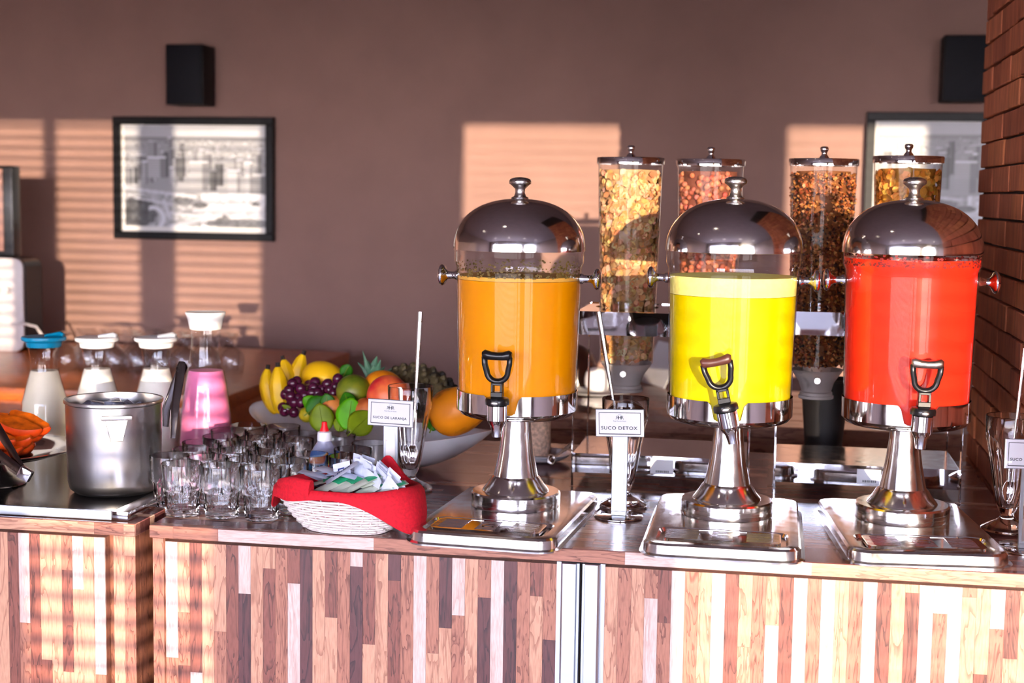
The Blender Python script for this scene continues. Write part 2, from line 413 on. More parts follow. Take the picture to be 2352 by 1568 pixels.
xs = [on(p, y_, TOP).x for p, y_ in ((335, 1218), (375, 1221), (478, 1228), (840, 1250), (1430, 1280), (1866, 1303))]
edge(topR, [(XG1+.001, xs[1], 'T'), (xs[1], xs[2], 'T'), (xs[2], xs[3], 'W'), (xs[3], xs[4], 'T'), (xs[4], xs[5], 'W'), (xs[5], BX-.013, 'C')])
xl = [on(p, y_, TOP).x for p, y_ in ((0, 1192), (200, 1206), (268, 1210))]
edge(topL, [(-2.59, xl[0]-.4, 'T'), (xl[0]-.4, xl[1], 'C'), (xl[1], xl[2], 'T'), (xl[2], XG0-.001, 'C')])
def cabinet(label, x0, x1, back):
    c = thing('counter_cabinet', label, 'cabinet', (0, 0, 0))
    MB().box(x0+.003, x1-.003, FY+.022, back, .02, TOP-.0205).build('carcass', M_carc, c)
    return c
ZD = TOP-.0255
cabR = cabinet('wood strip cabinet with two doors and aluminium pull profiles under the dispensers', XG1, BX-.012, 3.08)
cabL = cabinet('wood strip cabinet at the left under the hot plate', -2.6, XG0, 2.96)
DY = FY+.004
# left cabinet: door, then stile
stL = XG0-.040
door = MB().box(-2.58, stL-.014, DY+.002, FY+.021, .1, ZD).build('door', M_carc, cabL)
colsL = [('W', 0), ('C', 0), ('M', 0), ('WT', zy3(850)), ('M', 0), ('C', 0), ('C', 0), ('TM', zy3(495)), ('WC', zy3(625)), ('C', 0), ('WT', zy3(1200))]
colsL = [(random.choice('WCTMC'), 0) for _ in range(8)]+colsL
strips(door, stL-.014-SW*len(colsL), colsL, ZD, SW, DY, None)
st = MB().box(stL, XG0-.003, DY+.002, FY+.021, .02, TOP-.0205).build('stile', M_carc, cabL)
strips(st, stL+.0006, [('C', 0), ('CT', zy3(400))], TOP-.021, SW, DY, None)
# right cabinet
st = MB().box(XG1+.003, XG1+.024, DY+.002, FY+.021, .02, TOP-.0205).build('stile', M_carc, cabR)
strips(st, XG1+.0042, [('T', 0)], TOP-.021, SW, DY, None)
cols1 = [('WT', zy3(1085)), ('CT', zy3(780)), ('MW', zy3(1185)), ('C', 0), ('CT', zy3(910)), ('M', 0), ('WD', zy3(655)), ('C', 0), ('CM', zy3(485)), ('T', 0), ('MW', zy3(585)), ('D', 0), ('C', 0), ('MC', zy3(815)), ('T', 0),
         ('WD', zy4(295)), ('MC', zy4(820)), ('C', 0), ('DM', zy4(390)), ('T', 0), ('W', 0), ('TC', zy4(880)), ('DC', zy4(710)), ('WT', zy4(625)), ('C', 0), ('TD', zy4(505)), ('W', 0), ('D', 0), ('T', 0), ('MC', zy4(495)), ('TD', zy4(790))]
xh = on(1302, 1310, ZD).x                    # left pull profile
d1x0 = XG1+.0255; d1x1 = atY(1279, 1330, DY).x; h0, h1 = atY(1279, 1330, DY).x, atY(1332, 1330, DY).x; h2, h3 = atY(1339, 1330, DY).x, atY(1390, 1330, DY).x
door = MB().box(d1x0, d1x1, DY+.002, FY+.021, .1, ZD).build('door', M_carc, cabR)
strips(door, d1x0, cols1, ZD, (d1x1-d1x0)/len(cols1), DY, None)
cols2 = [('C', 0), ('T', 0), ('C', 0), ('TW', zy4(510)), ('MT', zy4(675)), ('W', 0), ('T', 0), ('C', 0), ('W', 0), ('M', 0), ('CC', zy5(720)), ('T', 0), ('CW', zy5(575)), ('M', 0), ('W', 0), ('T', 0), ('W', 0), ('C', 0), ('T', 0), ('W', zy5(815)), ('M', 0), ('C', 0),
         ('CM', zy5(355)), ('W', 0), ('WT', zy5(495)), ('W', 0), ('TC', zy5(385)), ('CM', zy5(905)), ('WT', zy5(600)), ('MC', zy5(800)), ('C', 0), ('T', 0)]
door = MB().box(h3, BX-.013, DY+.002, FY+.021, .1, ZD).build('door', M_carc, cabR)
strips(door, h3, cols2, ZD, (BX-.013-h3)/len(cols2), DY, None)
for a, b, s in ((h0, h1, 1), (h2, h3, -1)):
    w = b-a
    prof = [(0, .012), (0, -.002), (.2*w, -.002), (.22*w, -.010), (.3*w, -.014), (.86*w, -.014), (.9*w, -.008), (w, -.008), (w, .012)]
    if s < 0: prof = [(w-x_, y_) for x_, y_ in reversed(prof)]
    MB().prism([(a+x_, DY+y_) for x_, y_ in prof], .1, ZD+.004).build('pull_profile', M_alu, cabR, angle=25)
MB().box(h1+.0002, h2-.0002, FY+.02, FY+.0215, .1, ZD).build('shadow_gap', M_blackm, cabR)

# ------------------------------------------------------------------ furniture behind
M_oak = wood('orange brown veneer', C(170, 78, 22), C(208, 108, 38), along='X', rough=.35, fig=.5, coat=.2)
M_tabB = wood('brown plank', C(110, 66, 50), C(160, 108, 84), along='X', rough=.3, fig=.5, coat=.3)
sb = thing('sideboard', 'orange brown wooden sideboard by the mauve wall with inverted goblets on top', 'sideboard', (0, 0, 0))
SBX, SBF, SBB = -1.38, 3.60, 4.72
MB().box(-4.2, SBX, SBF, SBB, TOP-.035, TOP).build('top', M_oak, sb, bevel=.004)
MB().box(-4.18, SBX-.004, SBF+.008, SBB-.005, .08, TOP-.0355).build('body', M_oak, sb, bevel=.002)
MB().box(-4.1, SBX-.05, SBF+.05, SBB-.05, 0, .0795).build('plinth', M_blackm, sb)
tb = thing('plank_table', 'brown plank table standing behind the cereal dispensers', 'table', (0, 0, 0))
TBX0, TBX1, TBF, TBB = -.62, 1.25, 3.46, 4.12
yy = TBF
while yy < TBB-.02:
    MB().box(TBX0, TBX1, yy, min(yy+.108, TBB), TOP-.028, TOP).build('plank', M_tabB, tb, bevel=.002, bseg=1); yy += .112
MB().box(TBX0+.02, TBX1-.02, TBF+.012, TBF+.04, TOP-.11, TOP-.0285).build('apron', M_tabB, tb)
MB().box(TBX0+.02, TBX1-.02, TBB-.04, TBB-.02, TOP-.11, TOP-.0285).build('apron', M_tabB, tb)
for x_ in (TBX0+.03, TBX1-.1):
    for y_ in (TBF+.045, TBB-.115): MB().box(x_, x_+.07, y_, y_+.07, 0, TOP-.0285).build('leg', M_tabB, tb)

# ------------------------------------------------------------------ things on the back wall
def city(nx, ny, seed=3):
    rs = np.random.RandomState(seed); g = np.full((ny, nx), .62)
    Y = np.linspace(1, 0, ny)[:, None]; X = np.linspace(0, 1, nx)[None, :]        # row 0 is the bottom, Y is distance from the top
    g[:] = .60
    g = np.where(Y < .13, .70+.05*X, g); g = np.where((Y > .11) & (Y < .15), .52, g)
    for _ in range(420):                                                           # far low blocks
        x, y = rs.rand(), .15+.35*rs.rand()**1.3; w, h = .008+.03*rs.rand()*y*2, .008+.05*rs.rand()*y
        g = np.where((abs(X-x) < w/2) & (Y > y-h) & (Y < y), .36+.5*rs.rand()*(.7+.3*X), g)
    tw = sorted([(.03+.94*rs.rand(), .42+.22*rs.rand(), .03+.035*rs.rand(), .12+.2*rs.rand(), rs.rand()) for _ in range(26)], key=lambda q: q[1])
    tw += [(.23, .52, .13, .20, .75), (.40, .5, .07, .19, .1), (.42, .36, .02, .14, .05), (.53, .64, .13, .28, .7), (.63, .64, .05, .20, .0), (.78, .65, .09, .21, .8), (.88, .66, .05, .30, .75), (.95, .66, .09, .18, .4), (.03, .58, .05, .16, .4), (.08, .58, .03, .17, .05)]
    for x, y, w, h, t in tw:
        inb = (abs(X-x) < w/2) & (Y > y-h) & (Y < y)
        v = .34+.48*t
        stripe = np.where((np.floor(Y*ny/1.5) % 2) == 0, v, v*.86)
        side = np.where(X > x+w*.2, stripe*.72, stripe)
        g = np.where(inb, side, g); g = np.where((abs(X-x) < w/2) & (Y > y-h-.012) & (Y <= y-h), min(.95, v+.22), g)
    low = Y > .66
    n = rs.rand(ny//4+2, nx//4+2).repeat(4, 0).repeat(4, 1)[:ny, :nx]
    g = np.where(low, .52+.2*n+.18*(X > .55), g)
    def blob(x, y, a, b, v, k=.12):
        nonlocal g
        g = np.where(((X-x)/a)**2+((Y-y)/b)**2 < 1+k*(n-.5)*4, v+.12*n, g)
    blob(.08, .86, .15, .15, .26); blob(.42, .74, .07, .05, .36); blob(.54, .78, .06, .03, .3); blob(.93, .77, .03, .03, .34); blob(.82, .96, .24, .05, .36); blob(.70, .93, .05, .06, .34)
    for (x0, y0, x1, y1, w) in ((.0, .62, .5, .70, .014), (.33, 1.0, .68, .88, .018), (.28, .74, .32, .9, .012), (.3, .86, .62, .90, .012), (.5, .84, 1, .80, .02), (.08, .72, .34, .78, .01)):
        t = np.clip(((X-x0)*(x1-x0)+(Y-y0)*(y1-y0))/((x1-x0)**2+(y1-y0)**2), 0, 1)
        g = np.where(np.hypot(X-x0-t*(x1-x0), Y-y0-t*(y1-y0)) < w, .78, g)
    rr = np.hypot((X-.20)/.085, (Y-.92)/.12); g = np.where((rr > .72) & (rr < 1.05) & (X > .17), .82, g)
    return np.clip(g, 0, 1)
M_print = attr_mat('printed photograph', .35)
M_fr = mat('black picture frame', C(10, 10, 14), .4, var=.05, spec=.25)
M_mat = mat('white passepartout', C(226, 226, 226), .6, var=.01)
def picture(label, x0, x1, z0, z1, seed):
    y = WALL_Y-.002; t = thing('framed_picture', label, 'picture', ((x0+x1)/2, y, z0))
    w, h = x1-x0, z1-z0; b = .026*w/.56
    def bar(a0, a1, b0, b1): MB().box(a0, a1, -.028, 0, b0, b1).build('frame_bar', M_fr, t, bevel=.002, bseg=1)
    bar(-w/2, w/2, h-b, h); bar(-w/2, w/2, 0, b); bar(-w/2, -w/2+b, b+.0002, h-b-.0002); bar(w/2-b, w/2, b+.0002, h-b-.0002)
    MB().box(-w/2+b*.9, w/2-b*.9, -.012, -.004, b*.9, h-b*.9).build('passepartout', M_mat, t)
    nx, ny = 168, 124; m0 = .012
    ix0, ix1, iz0, iz1 = -w/2+b+m0, w/2-b-.004, b+.018, h-b-.004
    m = MB().grid(lambda u, v: (ix0+(ix1-ix0)*u, -.0135, iz0+(iz1-iz0)*v), nx, ny); me = m.mesh('print')
    g = np.minimum(1, 1.12*city(nx, ny, seed)**2.0)
    setcol(me, np.stack([g*.92, g*.96, g*1.06, np.ones_like(g)], -1))
    put('print', me, M_print, t)
    return t
a, b = atY(257, 267, WALL_Y-.03), atY(627, 555, WALL_Y-.03)
picture('black framed monochrome city aerial under the dark box, left wall', a.x, b.x, b.z, a.z, 3)
pw, ph = b.x-a.x, a.z-b.z
a2 = atY(1992, 257, WALL_Y-.03)
picture('black framed monochrome picture partly hidden by the brick pier', a2.x, a2.x+pw, a2.z-ph, a2.z, 11)
M_spk = mat('dark speaker plastic', C(12, 12, 16), .5, var=.08, spec=.2)
M_spg = mat('speaker cloth', C(18, 20, 28), .6, var=.1, nscale=300, spec=.2)
def speaker(label, px0, px1, py0, py1, rz):
    p0, p1 = atY(px0, py0, WALL_Y-.12), atY(px1, py1, WALL_Y-.12); w, h = p1.x-p0.x, p0.z-p1.z
    t = thing('wall_speaker', label, 'speaker', ((p0.x+p1.x)/2, WALL_Y-.002, p1.z), 0)
    MB().box(-w/2, w/2, -.115, 0, 0, h).build('cabinet', M_spk, t, bevel=.004)
    MB().box(-w/2+.006, w/2-.006, -.121, -.1155, .006, h-.006).build('grille', M_spg, t, bevel=.002)
speaker('small dark wall box mounted above the left city picture', 379, 466, 101, 240, 0)
speaker('small wall box above the right picture, cut by the brick pier', 2170, 2266, 80, 232, 0)

# things at the far left end of the sideboard
M_appl = mat('white enamel', C(206, 200, 200), .35, var=.02)
pA = on(20, 800)
t = thing('kitchen_appliance', 'rounded white appliance with dark side on the sideboard, far left', 'appliance', (pA.x-.130, 4.50, TOP), math.radians(2))
hA = .335; wA = .44
rr_ = [(-wA/2+.22+x_, z_) for x_, z_ in rrect(wA, hA, .03, 5, -.0, hA/2)]
def xzprism(poly, y0, y1): return MB().rings([[(x_, y0, z_) for x_, z_ in poly], [(x_, y1, z_) for x_, z_ in poly]])
zt_ = zat((pA.x, 4.4, TOP), 592)-TOP
f = xzprism(rrect(.44, zt_, .03, 6, 0, zt_/2), -.10, -.085).build('front_panel', M_appl, t, bevel=.004)
xzprism(rrect(.436, zt_-.004, .03, 6, 0.006, zt_/2), -.0845, .03).build('body', M_black, t)
MB().lathe([(.013, 0), (.013, .02), (.010, .024)], 16).xf(Matrix.Translation((.17, -.1, zt_*.66)) @ Matrix.Rotation(PI/2, 4, 'X')).build('knob', M_whitep, f)
pc0, pc1 = pt(58, 745, 4.75), pt(98, 772, 4.75)
tag(MB().tube([(pc0.x-.05, pc0.y, pc0.z), (pc0.x, pc0.y, pc0.z+.002), ((pc0.x+pc1.x)/2+.01, pc0.y, pc0.z-.006), pc1, (pc1.x+.02, pc1.y, TOP+.006)], .004, 8).build('power_cable', M_appl), 'pale cable curving out behind the white appliance', 'cable')
t = thing('display_screen', 'dark sided panel with brown front above the white appliance', 'panel', (pA.x-.185, 4.50, TOP+zt_+.001), math.radians(2))
zb2 = zat((pA.x, 4.4, TOP), 585)-TOP-zt_; zt2 = zat((pA.x, 4.4, TOP), 380)-TOP-zt_
MB().box(-.25, .225, -.06, .0, 0, zt2).build('casing', M_black, t, bevel=.008)
MB().box(-.24, .195, -.068, -.0605, .02, zt2-.01).build('front', mat('brown panel', C(150, 112, 104), .3, var=.05), t, bevel=.003)

# ------------------------------------------------------------------ juice dispensers
JR = .1035
def juice(name, c, sat=None):
    m, t, b = newmat(name)
    tcn = t.nodes.new('ShaderNodeTexCoord'); nz = t.nodes.new('ShaderNodeTexNoise'); nz.inputs['Scale'].default_value = 9; t.links.new(tcn.outputs['Object'], nz.inputs['Vector'])
    r = t.nodes.new('ShaderNodeValToRGB'); r.color_ramp.elements[0].position = .35; r.color_ramp.elements[1].position = .65
    r.color_ramp.elements[0].color = tuple(x*.93 for x in c[:3])+(1,); r.color_ramp.elements[1].color = c
    t.links.new(nz.outputs['Fac'], r.inputs[0]); t.links.new(r.outputs[0], b.inputs['Base Color'])
    b.inputs['Roughness'].default_value = .3; b.inputs['Specular IOR Level'].default_value = .15
    return m
def tank_r(z):                                # outer radius of the clear tank at height z
    if z > .428: return .1075
    if z > .418: return .1037+(z-.418)/.010*.0038
    return .0985+(z-.2)/.218*.0052
def dome_prof(R, H, n=22, e=2.25):
    return [(R*(1-(math.sin(PI/2*i/n))**e)**(1/e), H*math.sin(PI/2*i/n)) for i in range(n)]+[(.0005, H)]
def dispenser(label, P, rz, jm, level, foam=None, film=None, tap_roll=0, cap=None, s=1.0):
    t = thing('juice_dispenser', label, 'juice dispenser', P, rz, 'three steel domed juice dispensers'); t.scale = (s, s, s)
    # drip tray
    W, D, r, cy = .246, .396, .038, -.0425
    R = lambda ins, z_: zz(rrect(W-2*ins, D-2*ins, max(r-ins, .004), 7, 0, cy), z_)
    tr = MB().rings([R(0, .0), R(0, .0025), R(.006, .0045), R(.0063, .0115), R(.0067, .0175), R(.0098, .0208), R(.018, .022)], cap0=True, cap1=False)
    # top plate with a sunk well in front
    gx, gy0, gy1 = .098, -.222, -.125
    outer = rrect(W-.036, D-.036, r-.018, 7, 0, cy); n = len(outer)
    well = rrect(2*gx, gy1-gy0, .02, 7, 0, (gy0+gy1)/2)
    base = len(tr.v); v0 = len(tr.v)-n
    tr.v += zz(well, .022)+zz(rrect(2*gx-.006, gy1-gy0-.006, .018, 7, 0, (gy0+gy1)/2), .0165)+zz(rrect(2*gx-.014, gy1-gy0-.014, .016, 7, 0, (gy0+gy1)/2), .0165)
    for i in range(n):
        j = (i+1) % n
        tr.f.append((v0+i, v0+j, base+j, base+i)); tr.f.append((base+i, base+j, base+n+j, base+n+i)); tr.f.append((base+n+i, base+n+j, base+2*n+j, base+2*n+i))
    tr.f.append(tuple(base+2*n+i for i in range(n)))
    tray = tr.build('drip_tray', M_steel, t, angle=30)
    yc = (gy0+gy1)/2
    gr = MB()
    gw, gd = 2*gx-.022, gy1-gy0-.022
    o1, i1 = rrect(gw, gd, .014, 6, 0, yc), rrect(gw-.022, gd-.014, .006, 6, 0, yc)
    gr.rings([zz(o1, .0185), zz(o1, .0232), zz(i1, .0232), zz(i1, .0185)], close=True)
    for xb in (-.0262, .0262): gr.box(xb-.0105, xb+.0105, yc-gd/2+.006, yc+gd/2-.006, .0185, .0229)
    MB().box(-gw/2+.008, gw/2-.008, yc-gd/2+.005, yc+gd/2-.005, .0190, .0219).build('slot_shade', M_blackm, tray)  # matte black plate standing in for the shade between the grate bars
    gp = gr.build('grate_frame', M_steelp, tray, angle=30)
    for cx_, hw in ((-.0605, .0245), (0, .0155), (.0605, .0245)):
        for i in range(8):
            y_ = yc-gd/2+.0095+i*(gd-.019)/7
            MB().tube([(cx_-hw, y_, .0216), (cx_+hw, y_, .0216)], .0021, 10).build('grate_bar', M_steelp, tray)
    MB().lathe([(.011, .0186), (.011, .0236), (.0075, .0236), (.0075, .0186)], 20, (0, yc, 0), close=True).build('drain_ring', M_steelp, tray)
    # foot and column
    MB().lathe([(.074, .0222), (.0745, .024), (.0745, .029), (.0735, .0295), (.0745, .030), (.0745, .035), (.0735, .0355), (.0745, .036), (.0745, .0435), (.072, .0462), (.056, .0465)], 56).build('foot_ring', M_steel, t, angle=30)
    MB().lathe([(.0555, .0466), (.0545, .049), (.047, .058), (.0405, .0685), (.0382, .0705), (.037, .072), (.0335, .088), (.0295, .108), (.0265, .128), (.0248, .1445), (.0244, .146), (.0236, .16), (.0236, .1722)], 56).build('column', M_steel, t, angle=20)
    # steel band with a notch round the tap
    seg = 120; RB = .1005
    def btop(a):
        d = abs((a+PI/2+PI) % (2*PI)-PI)
        k_ = min(1, max(0, (d-.19)/.10)); k_ = k_*k_*(3-2*k_)
        return .186+.030*k_
    rings = []
    for pr in ((.02, .1723, 0), (.075, .1724, 0), (.086, .1735, 0), (.094, .177, 0), (.099, .183, 0), (RB, .1845, 1), (RB, None, 1), (RB-.0012, None, 1), (RB-.0014, .1845, 1)):
        rg = []
        for k_ in range(seg):
            a_ = 2*PI*k_/seg
            z_ = pr[1] if pr[1] is not None else btop(a_)
            rg.append((pr[0]*math.cos(a_), pr[0]*math.sin(a_), z_))
        rings.append(rg)
    MB().rings(rings, cap1=False).build('band', M_steelp, t, angle=30)
    # tank, juice
    zs = [.186, .30, .41, .418, .423, .428, .4455]
    MB().lathe([(tank_r(z_)-.0006, z_) for z_ in zs], 72, cap0=False, cap1=False).build('tank', M_acr, t, angle=60)
    jt = level if foam is None else foam[0]
    pr = [(.02, .1852)]+[(tank_r(z_)-.0028, z_) for z_ in ([.1854, .24, .30, .36]+[q for q in (.41, .418, .428) if q < jt-.002]+[jt])]+[(.001, jt+.0002)]
    MB().lathe(pr, 72).build('juice', jm, t, angle=50)
    if foam:
        z0_, z1_, fm = foam
        MB().lathe([(.01, z0_+.0005)]+[(tank_r(z0_+.0006+(z1_-z0_)*q)-.0028, z0_+.0006+(z1_-z0_)*q) for q in (0, .3, .6, 1)]+[(.001, z1_+.0005)], 72).build('foam', fm, t, angle=50)
    if film:
        z0_, z1_, fm = film
        mbf = MB()
        for i in range(520):
            a_ = random.uniform(0, 2*PI); z_ = z0_+(z1_-z0_)*random.random()**1.6; q = random.uniform(.0006, .0022)
            r_ = tank_r(z_)-.0016
            ca, sa = math.cos(a_), math.sin(a_)
            vs_ = []
            for kk in range(6):
                b_ = 2*PI*kk/6; du = q*1.5*math.cos(b_)*random.uniform(.6, 1.2); dz = q*math.sin(b_)*random.uniform(.6, 1.2)
                vs_.append((r_*ca-sa*du, r_*sa+ca*du, z_+dz))
            mbf.add(vs_, [tuple(range(6))])
        o = mbf.build('pulp_residue', fm, t); o['kind'] = 'stuff'
    # lid
    lid = MB().lathe([(.1078, .4462), (.1088, .4464)]+[(r_, .447+z_) for r_, z_ in dome_prof(.1088, .0835)], 72, cap0=False).build('dome_lid', M_dome, t, angle=40)
    kz = .5302
    MB().lathe([(.0145, kz), (.0142, kz+.002), (.0098, kz+.004), (.0080, kz+.010), (.0082, kz+.016), (.0135, kz+.0215), (.0178, kz+.0245), (.0182, kz+.0285), (.0165, kz+.0318), (.010, kz+.0345), (.001, kz+.0352)], 32).build('lid_knob', M_steeld, lid, angle=50)
    # side knobs
    for s_ in (-1, 1):
        pf = [(.0085, 0), (.0085, .004), (.0066, .006), (.0060, .012), (.0066, .018), (.0105, .022), (.0160, .0245), (.0178, .0275), (.0170, .0305), (.011, .0335), (.001, .0345)]
        Mx = Matrix.Translation((s_*(tank_r(.402)+.0002), 0, .402)) @ Matrix.Rotation(s_*PI/2, 4, 'Y')
        MB().lathe(pf, 28).xf(Mx).build('side_handle', M_chrome, t, angle=50)
    # tap
    ty = -.131
    Rt = Matrix.Translation((0, ty, .205)) @ Matrix.Rotation(tap_roll, 4, 'Y') @ Matrix.Translation((0, -ty, -.205))
    tap = MB().tube([(0, -.1010, .196), (0, -.118, .197)], .0085, 18).xf(Rt).build('tap', M_chrome, t)
    MB().lathe([(.0065, .1565), (.0075, .1565), (.0078, .160), (.0095, .171), (.0150, .1815), (.0160, .183), (.0160, .2060), (.0150, .2070)], 32, (0, ty, 0)).xf(Rt).build('tap_barrel', M_chrome, tap, angle=30)
    cl = MB().lathe([(.0150, .2072), (.0188, .2080), (.0192, .211), (.0192, .2155), (.0175, .2185), (.012, .220)], 32, (0, ty, 0)).xf(Rt).build('tap_collar', M_black, tap, angle=35)
    MB().sphere((0, ty-.0188, .2118), .006, 14, 8, (1, .25, .55)).xf(Rt).build('collar_badge', M_steeld, tap)
    hd = MB()
    hd.box(-.0095, .0095, ty-.007, ty+.007, .2202, .228); hd.box(-.0095, -.0055, ty-.006, ty+.006, .2275, .242); hd.box(.0055, .0095, ty-.006, ty+.006, .2275, .242)
    hd.box(-.0095, .0095, ty-.006, ty+.006, .2385, .2425)
    loop = []
    for i in range(9):
        a_ = -PI/2-.42*PI*(1-i/8)
        loop.append((-.0005-.0165*math.sin(PI/2*(1-i/8)), ty-.002*(1-i/8), .2445+.016*(1-math.cos(PI/2*(1-i/8)))))
    left = [(-.0205, ty-.004, .284), (-.0200, ty-.004, .272)]+loop
    right = [(-x_, y_, z_) for x_, y_, z_ in reversed(left)]
    hd.tube(left+right[1:], [(.0052, .0044)]*(2*len(left)-1), 10)
    hd.xf(Rt).build('tap_lever', M_black, tap, bevel=.0008, bseg=1)
    cp = MB().tube([(-.0235, ty-.0045, .2865), (-.020, ty-.0045, .2868), (-.010, ty-.0045, .2850), (0, ty-.0045, .2845), (.010, ty-.0045, .2850), (.020, ty-.0045, .2868), (.0235, ty-.0045, .2865)], [.0050, .0080, .0068, .0064, .0068, .0080, .0050], 14)
    cp.xf(Rt).build('lever_grip', cap or M_black, tap, angle=50)
    return t
P1 = on(1184, 1157, TOP+.022); P1.z = TOP
P2 = on(1668, 1177, TOP+.022); P2.z = TOP
P3 = on(2070, 1188, TOP+.022); P3.z = TOP
M_jo = juice('orange juice', C(255, 158, 0)); M_jy = juice('green yellow juice', C(206, 186, 0)); M_jr = juice('red juice', C(240, 46, 24))
M_fo = mat('orange foam', C(255, 184, 70), .8, var=.04, nscale=90); M_fy = mat('yellow foam', C(252, 238, 130), .85, var=.05, nscale=120, bump=.3)
M_film = mat('dried pulp', C(120, 96, 40), .8, var=.3, nscale=200); M_filmr = mat('dried red pulp', C(120, 20, 16), .8, var=.2)
M_grip = mat('worn brown grip', C(84, 46, 38), .4)
dispenser('steel domed juice dispenser filled with orange juice', P1, math.radians(-4), M_jo, .402, (.3985, .4045, M_fo), (.405, .426, M_film), 0, s=.985)
dispenser('steel domed juice dispenser filled with yellow green detox juice', P2, math.radians(0), M_jy, .38, (.378, .407, M_fy), None, math.radians(-13), M_grip, s=.995)
dispenser('steel domed juice dispenser filled to the lid with red juice', P3, math.radians(6), M_jr, .438, None, (.428, .4445, M_filmr), math.radians(2), steel('worn silver grip', (.42, .38, .36, 1), .35), s=1.0)

# ------------------------------------------------------------------ cereal dispensers on mirror steel stands
M_mir = steel('mirror steel', (.82, .82, .84, 1), rough=.03, rvar=.02)
def tube_r(z, H): return .0505+.0105*min(1, max(0, (z-.05)/(H-.08)))
def flakes_obj(name, label, kind, c, H, zb):
    """cereal pieces packed against the tube wall, over a filled core"""
    m = MB(); rs = random.Random(len(label)*7+len(kind)); cols = []
    def piece(vs, fs, col): m.add(vs, fs); cols.extend([col]*len(vs))
    n = 36
    core = MB().lathe([(.02, zb+.002)]+[(max(.02, tube_r(zb+(H-.014-zb)*i/8, H)-.0115), zb+.004+(H-.014-zb)*i/8) for i in range(9)]+[(.002, H-.008)], n)
    dark = [x*(.7 if kind in ('flake', 'corn') else .38) for x in c[0]]; piece(core.v, core.f, (*dark, 1))  # core colour darkened to paint the shade in gaps between pieces
    N = {'flake': 2200, 'ball': 1150, 'granola': 5600, 'corn': 2000}[kind]
    for i in range(N):
        z_ = zb+.004+(H-.018-zb)*rs.random(); a_ = rs.random()*2*PI; r_ = tube_r(z_, H)-rs.uniform(.0022, .0075)
        col = [x*rs.uniform(.72, 1.12) for x in rs.choice(c)]; col = (*[min(1, x) for x in col], 1)
        ctr = Vector((r_*math.cos(a_), r_*math.sin(a_), z_)); nrm = Vector((math.cos(a_), math.sin(a_), 0))
        if kind == 'ball':
            q = rs.uniform(.0046, .0056); ctr = Vector(((r_-.003)*math.cos(a_), (r_-.003)*math.sin(a_), z_)); sp = MB().sphere(ctr, q, 9, 6); piece(sp.v, sp.f, col); continue
        if kind == 'granola':
            q = rs.uniform(.0018, .0040); pts_ = [ctr+Vector((rs.uniform(-q, q), rs.uniform(-q, q), rs.uniform(-q, q)))*1.2 for _ in range(4)]
            dd = [ctr+Vector(w_)*q for w_ in ((1, 0, 0), (-1, 0, 0), (0, 1, 0), (0, -1, 0), (0, 0, 1), (0, 0, -1))]
            dd = [p_+Vector((rs.uniform(-q, q), rs.uniform(-q, q), rs.uniform(-q, q)))*.4 for p_ in dd]
            piece(dd, [(0, 2, 4), (2, 1, 4), (1, 3, 4), (3, 0, 4), (2, 0, 5), (1, 2, 5), (3, 1, 5), (0, 3, 5)], col); continue
        q = rs.uniform(.0055, .0092)
        w_ = (nrm+Vector((rs.uniform(-1, 1), rs.uniform(-1, 1), rs.uniform(-1, 1)))*.75).normalized(); u_ = w_.orthogonal().normalized(); v_ = w_.cross(u_); ro = rs.random()*PI
        ring = []
        for kk in range(7):
            b_ = 2*PI*kk/7+ro; ring.append(ctr+u_*q*math.cos(b_)*rs.uniform(.75, 1.1)+v_*q*math.sin(b_)*rs.uniform(.6, 1.0)+w_*rs.uniform(-.15, .35)*q)
        # keep inside the tube
        ring = [p_ if math.hypot(p_.x, p_.y) < tube_r(p_.z, H)-.0012 else Vector((p_.x*(tube_r(p_.z, H)-.0014)/math.hypot(p_.x, p_.y), p_.y*(tube_r(p_.z, H)-.0014)/math.hypot(p_.x, p_.y), p_.z)) for p_ in ring]
        piece(ring+[ctr-w_*q*.15], [(kk, (kk+1) % 7, 7) for kk in range(7)], col)
    me = m.mesh(name, angle=60); setcol(me, cols)
    return me
M_cer = attr_mat('cereal', .75)
M_valve = thin('frosted valve plastic', (.80, .80, .82, 1), 1.5, .35, 2.2)
M_valve2 = mat('milky plastic', C(205, 200, 200), .4, var=.03, trans=.35)
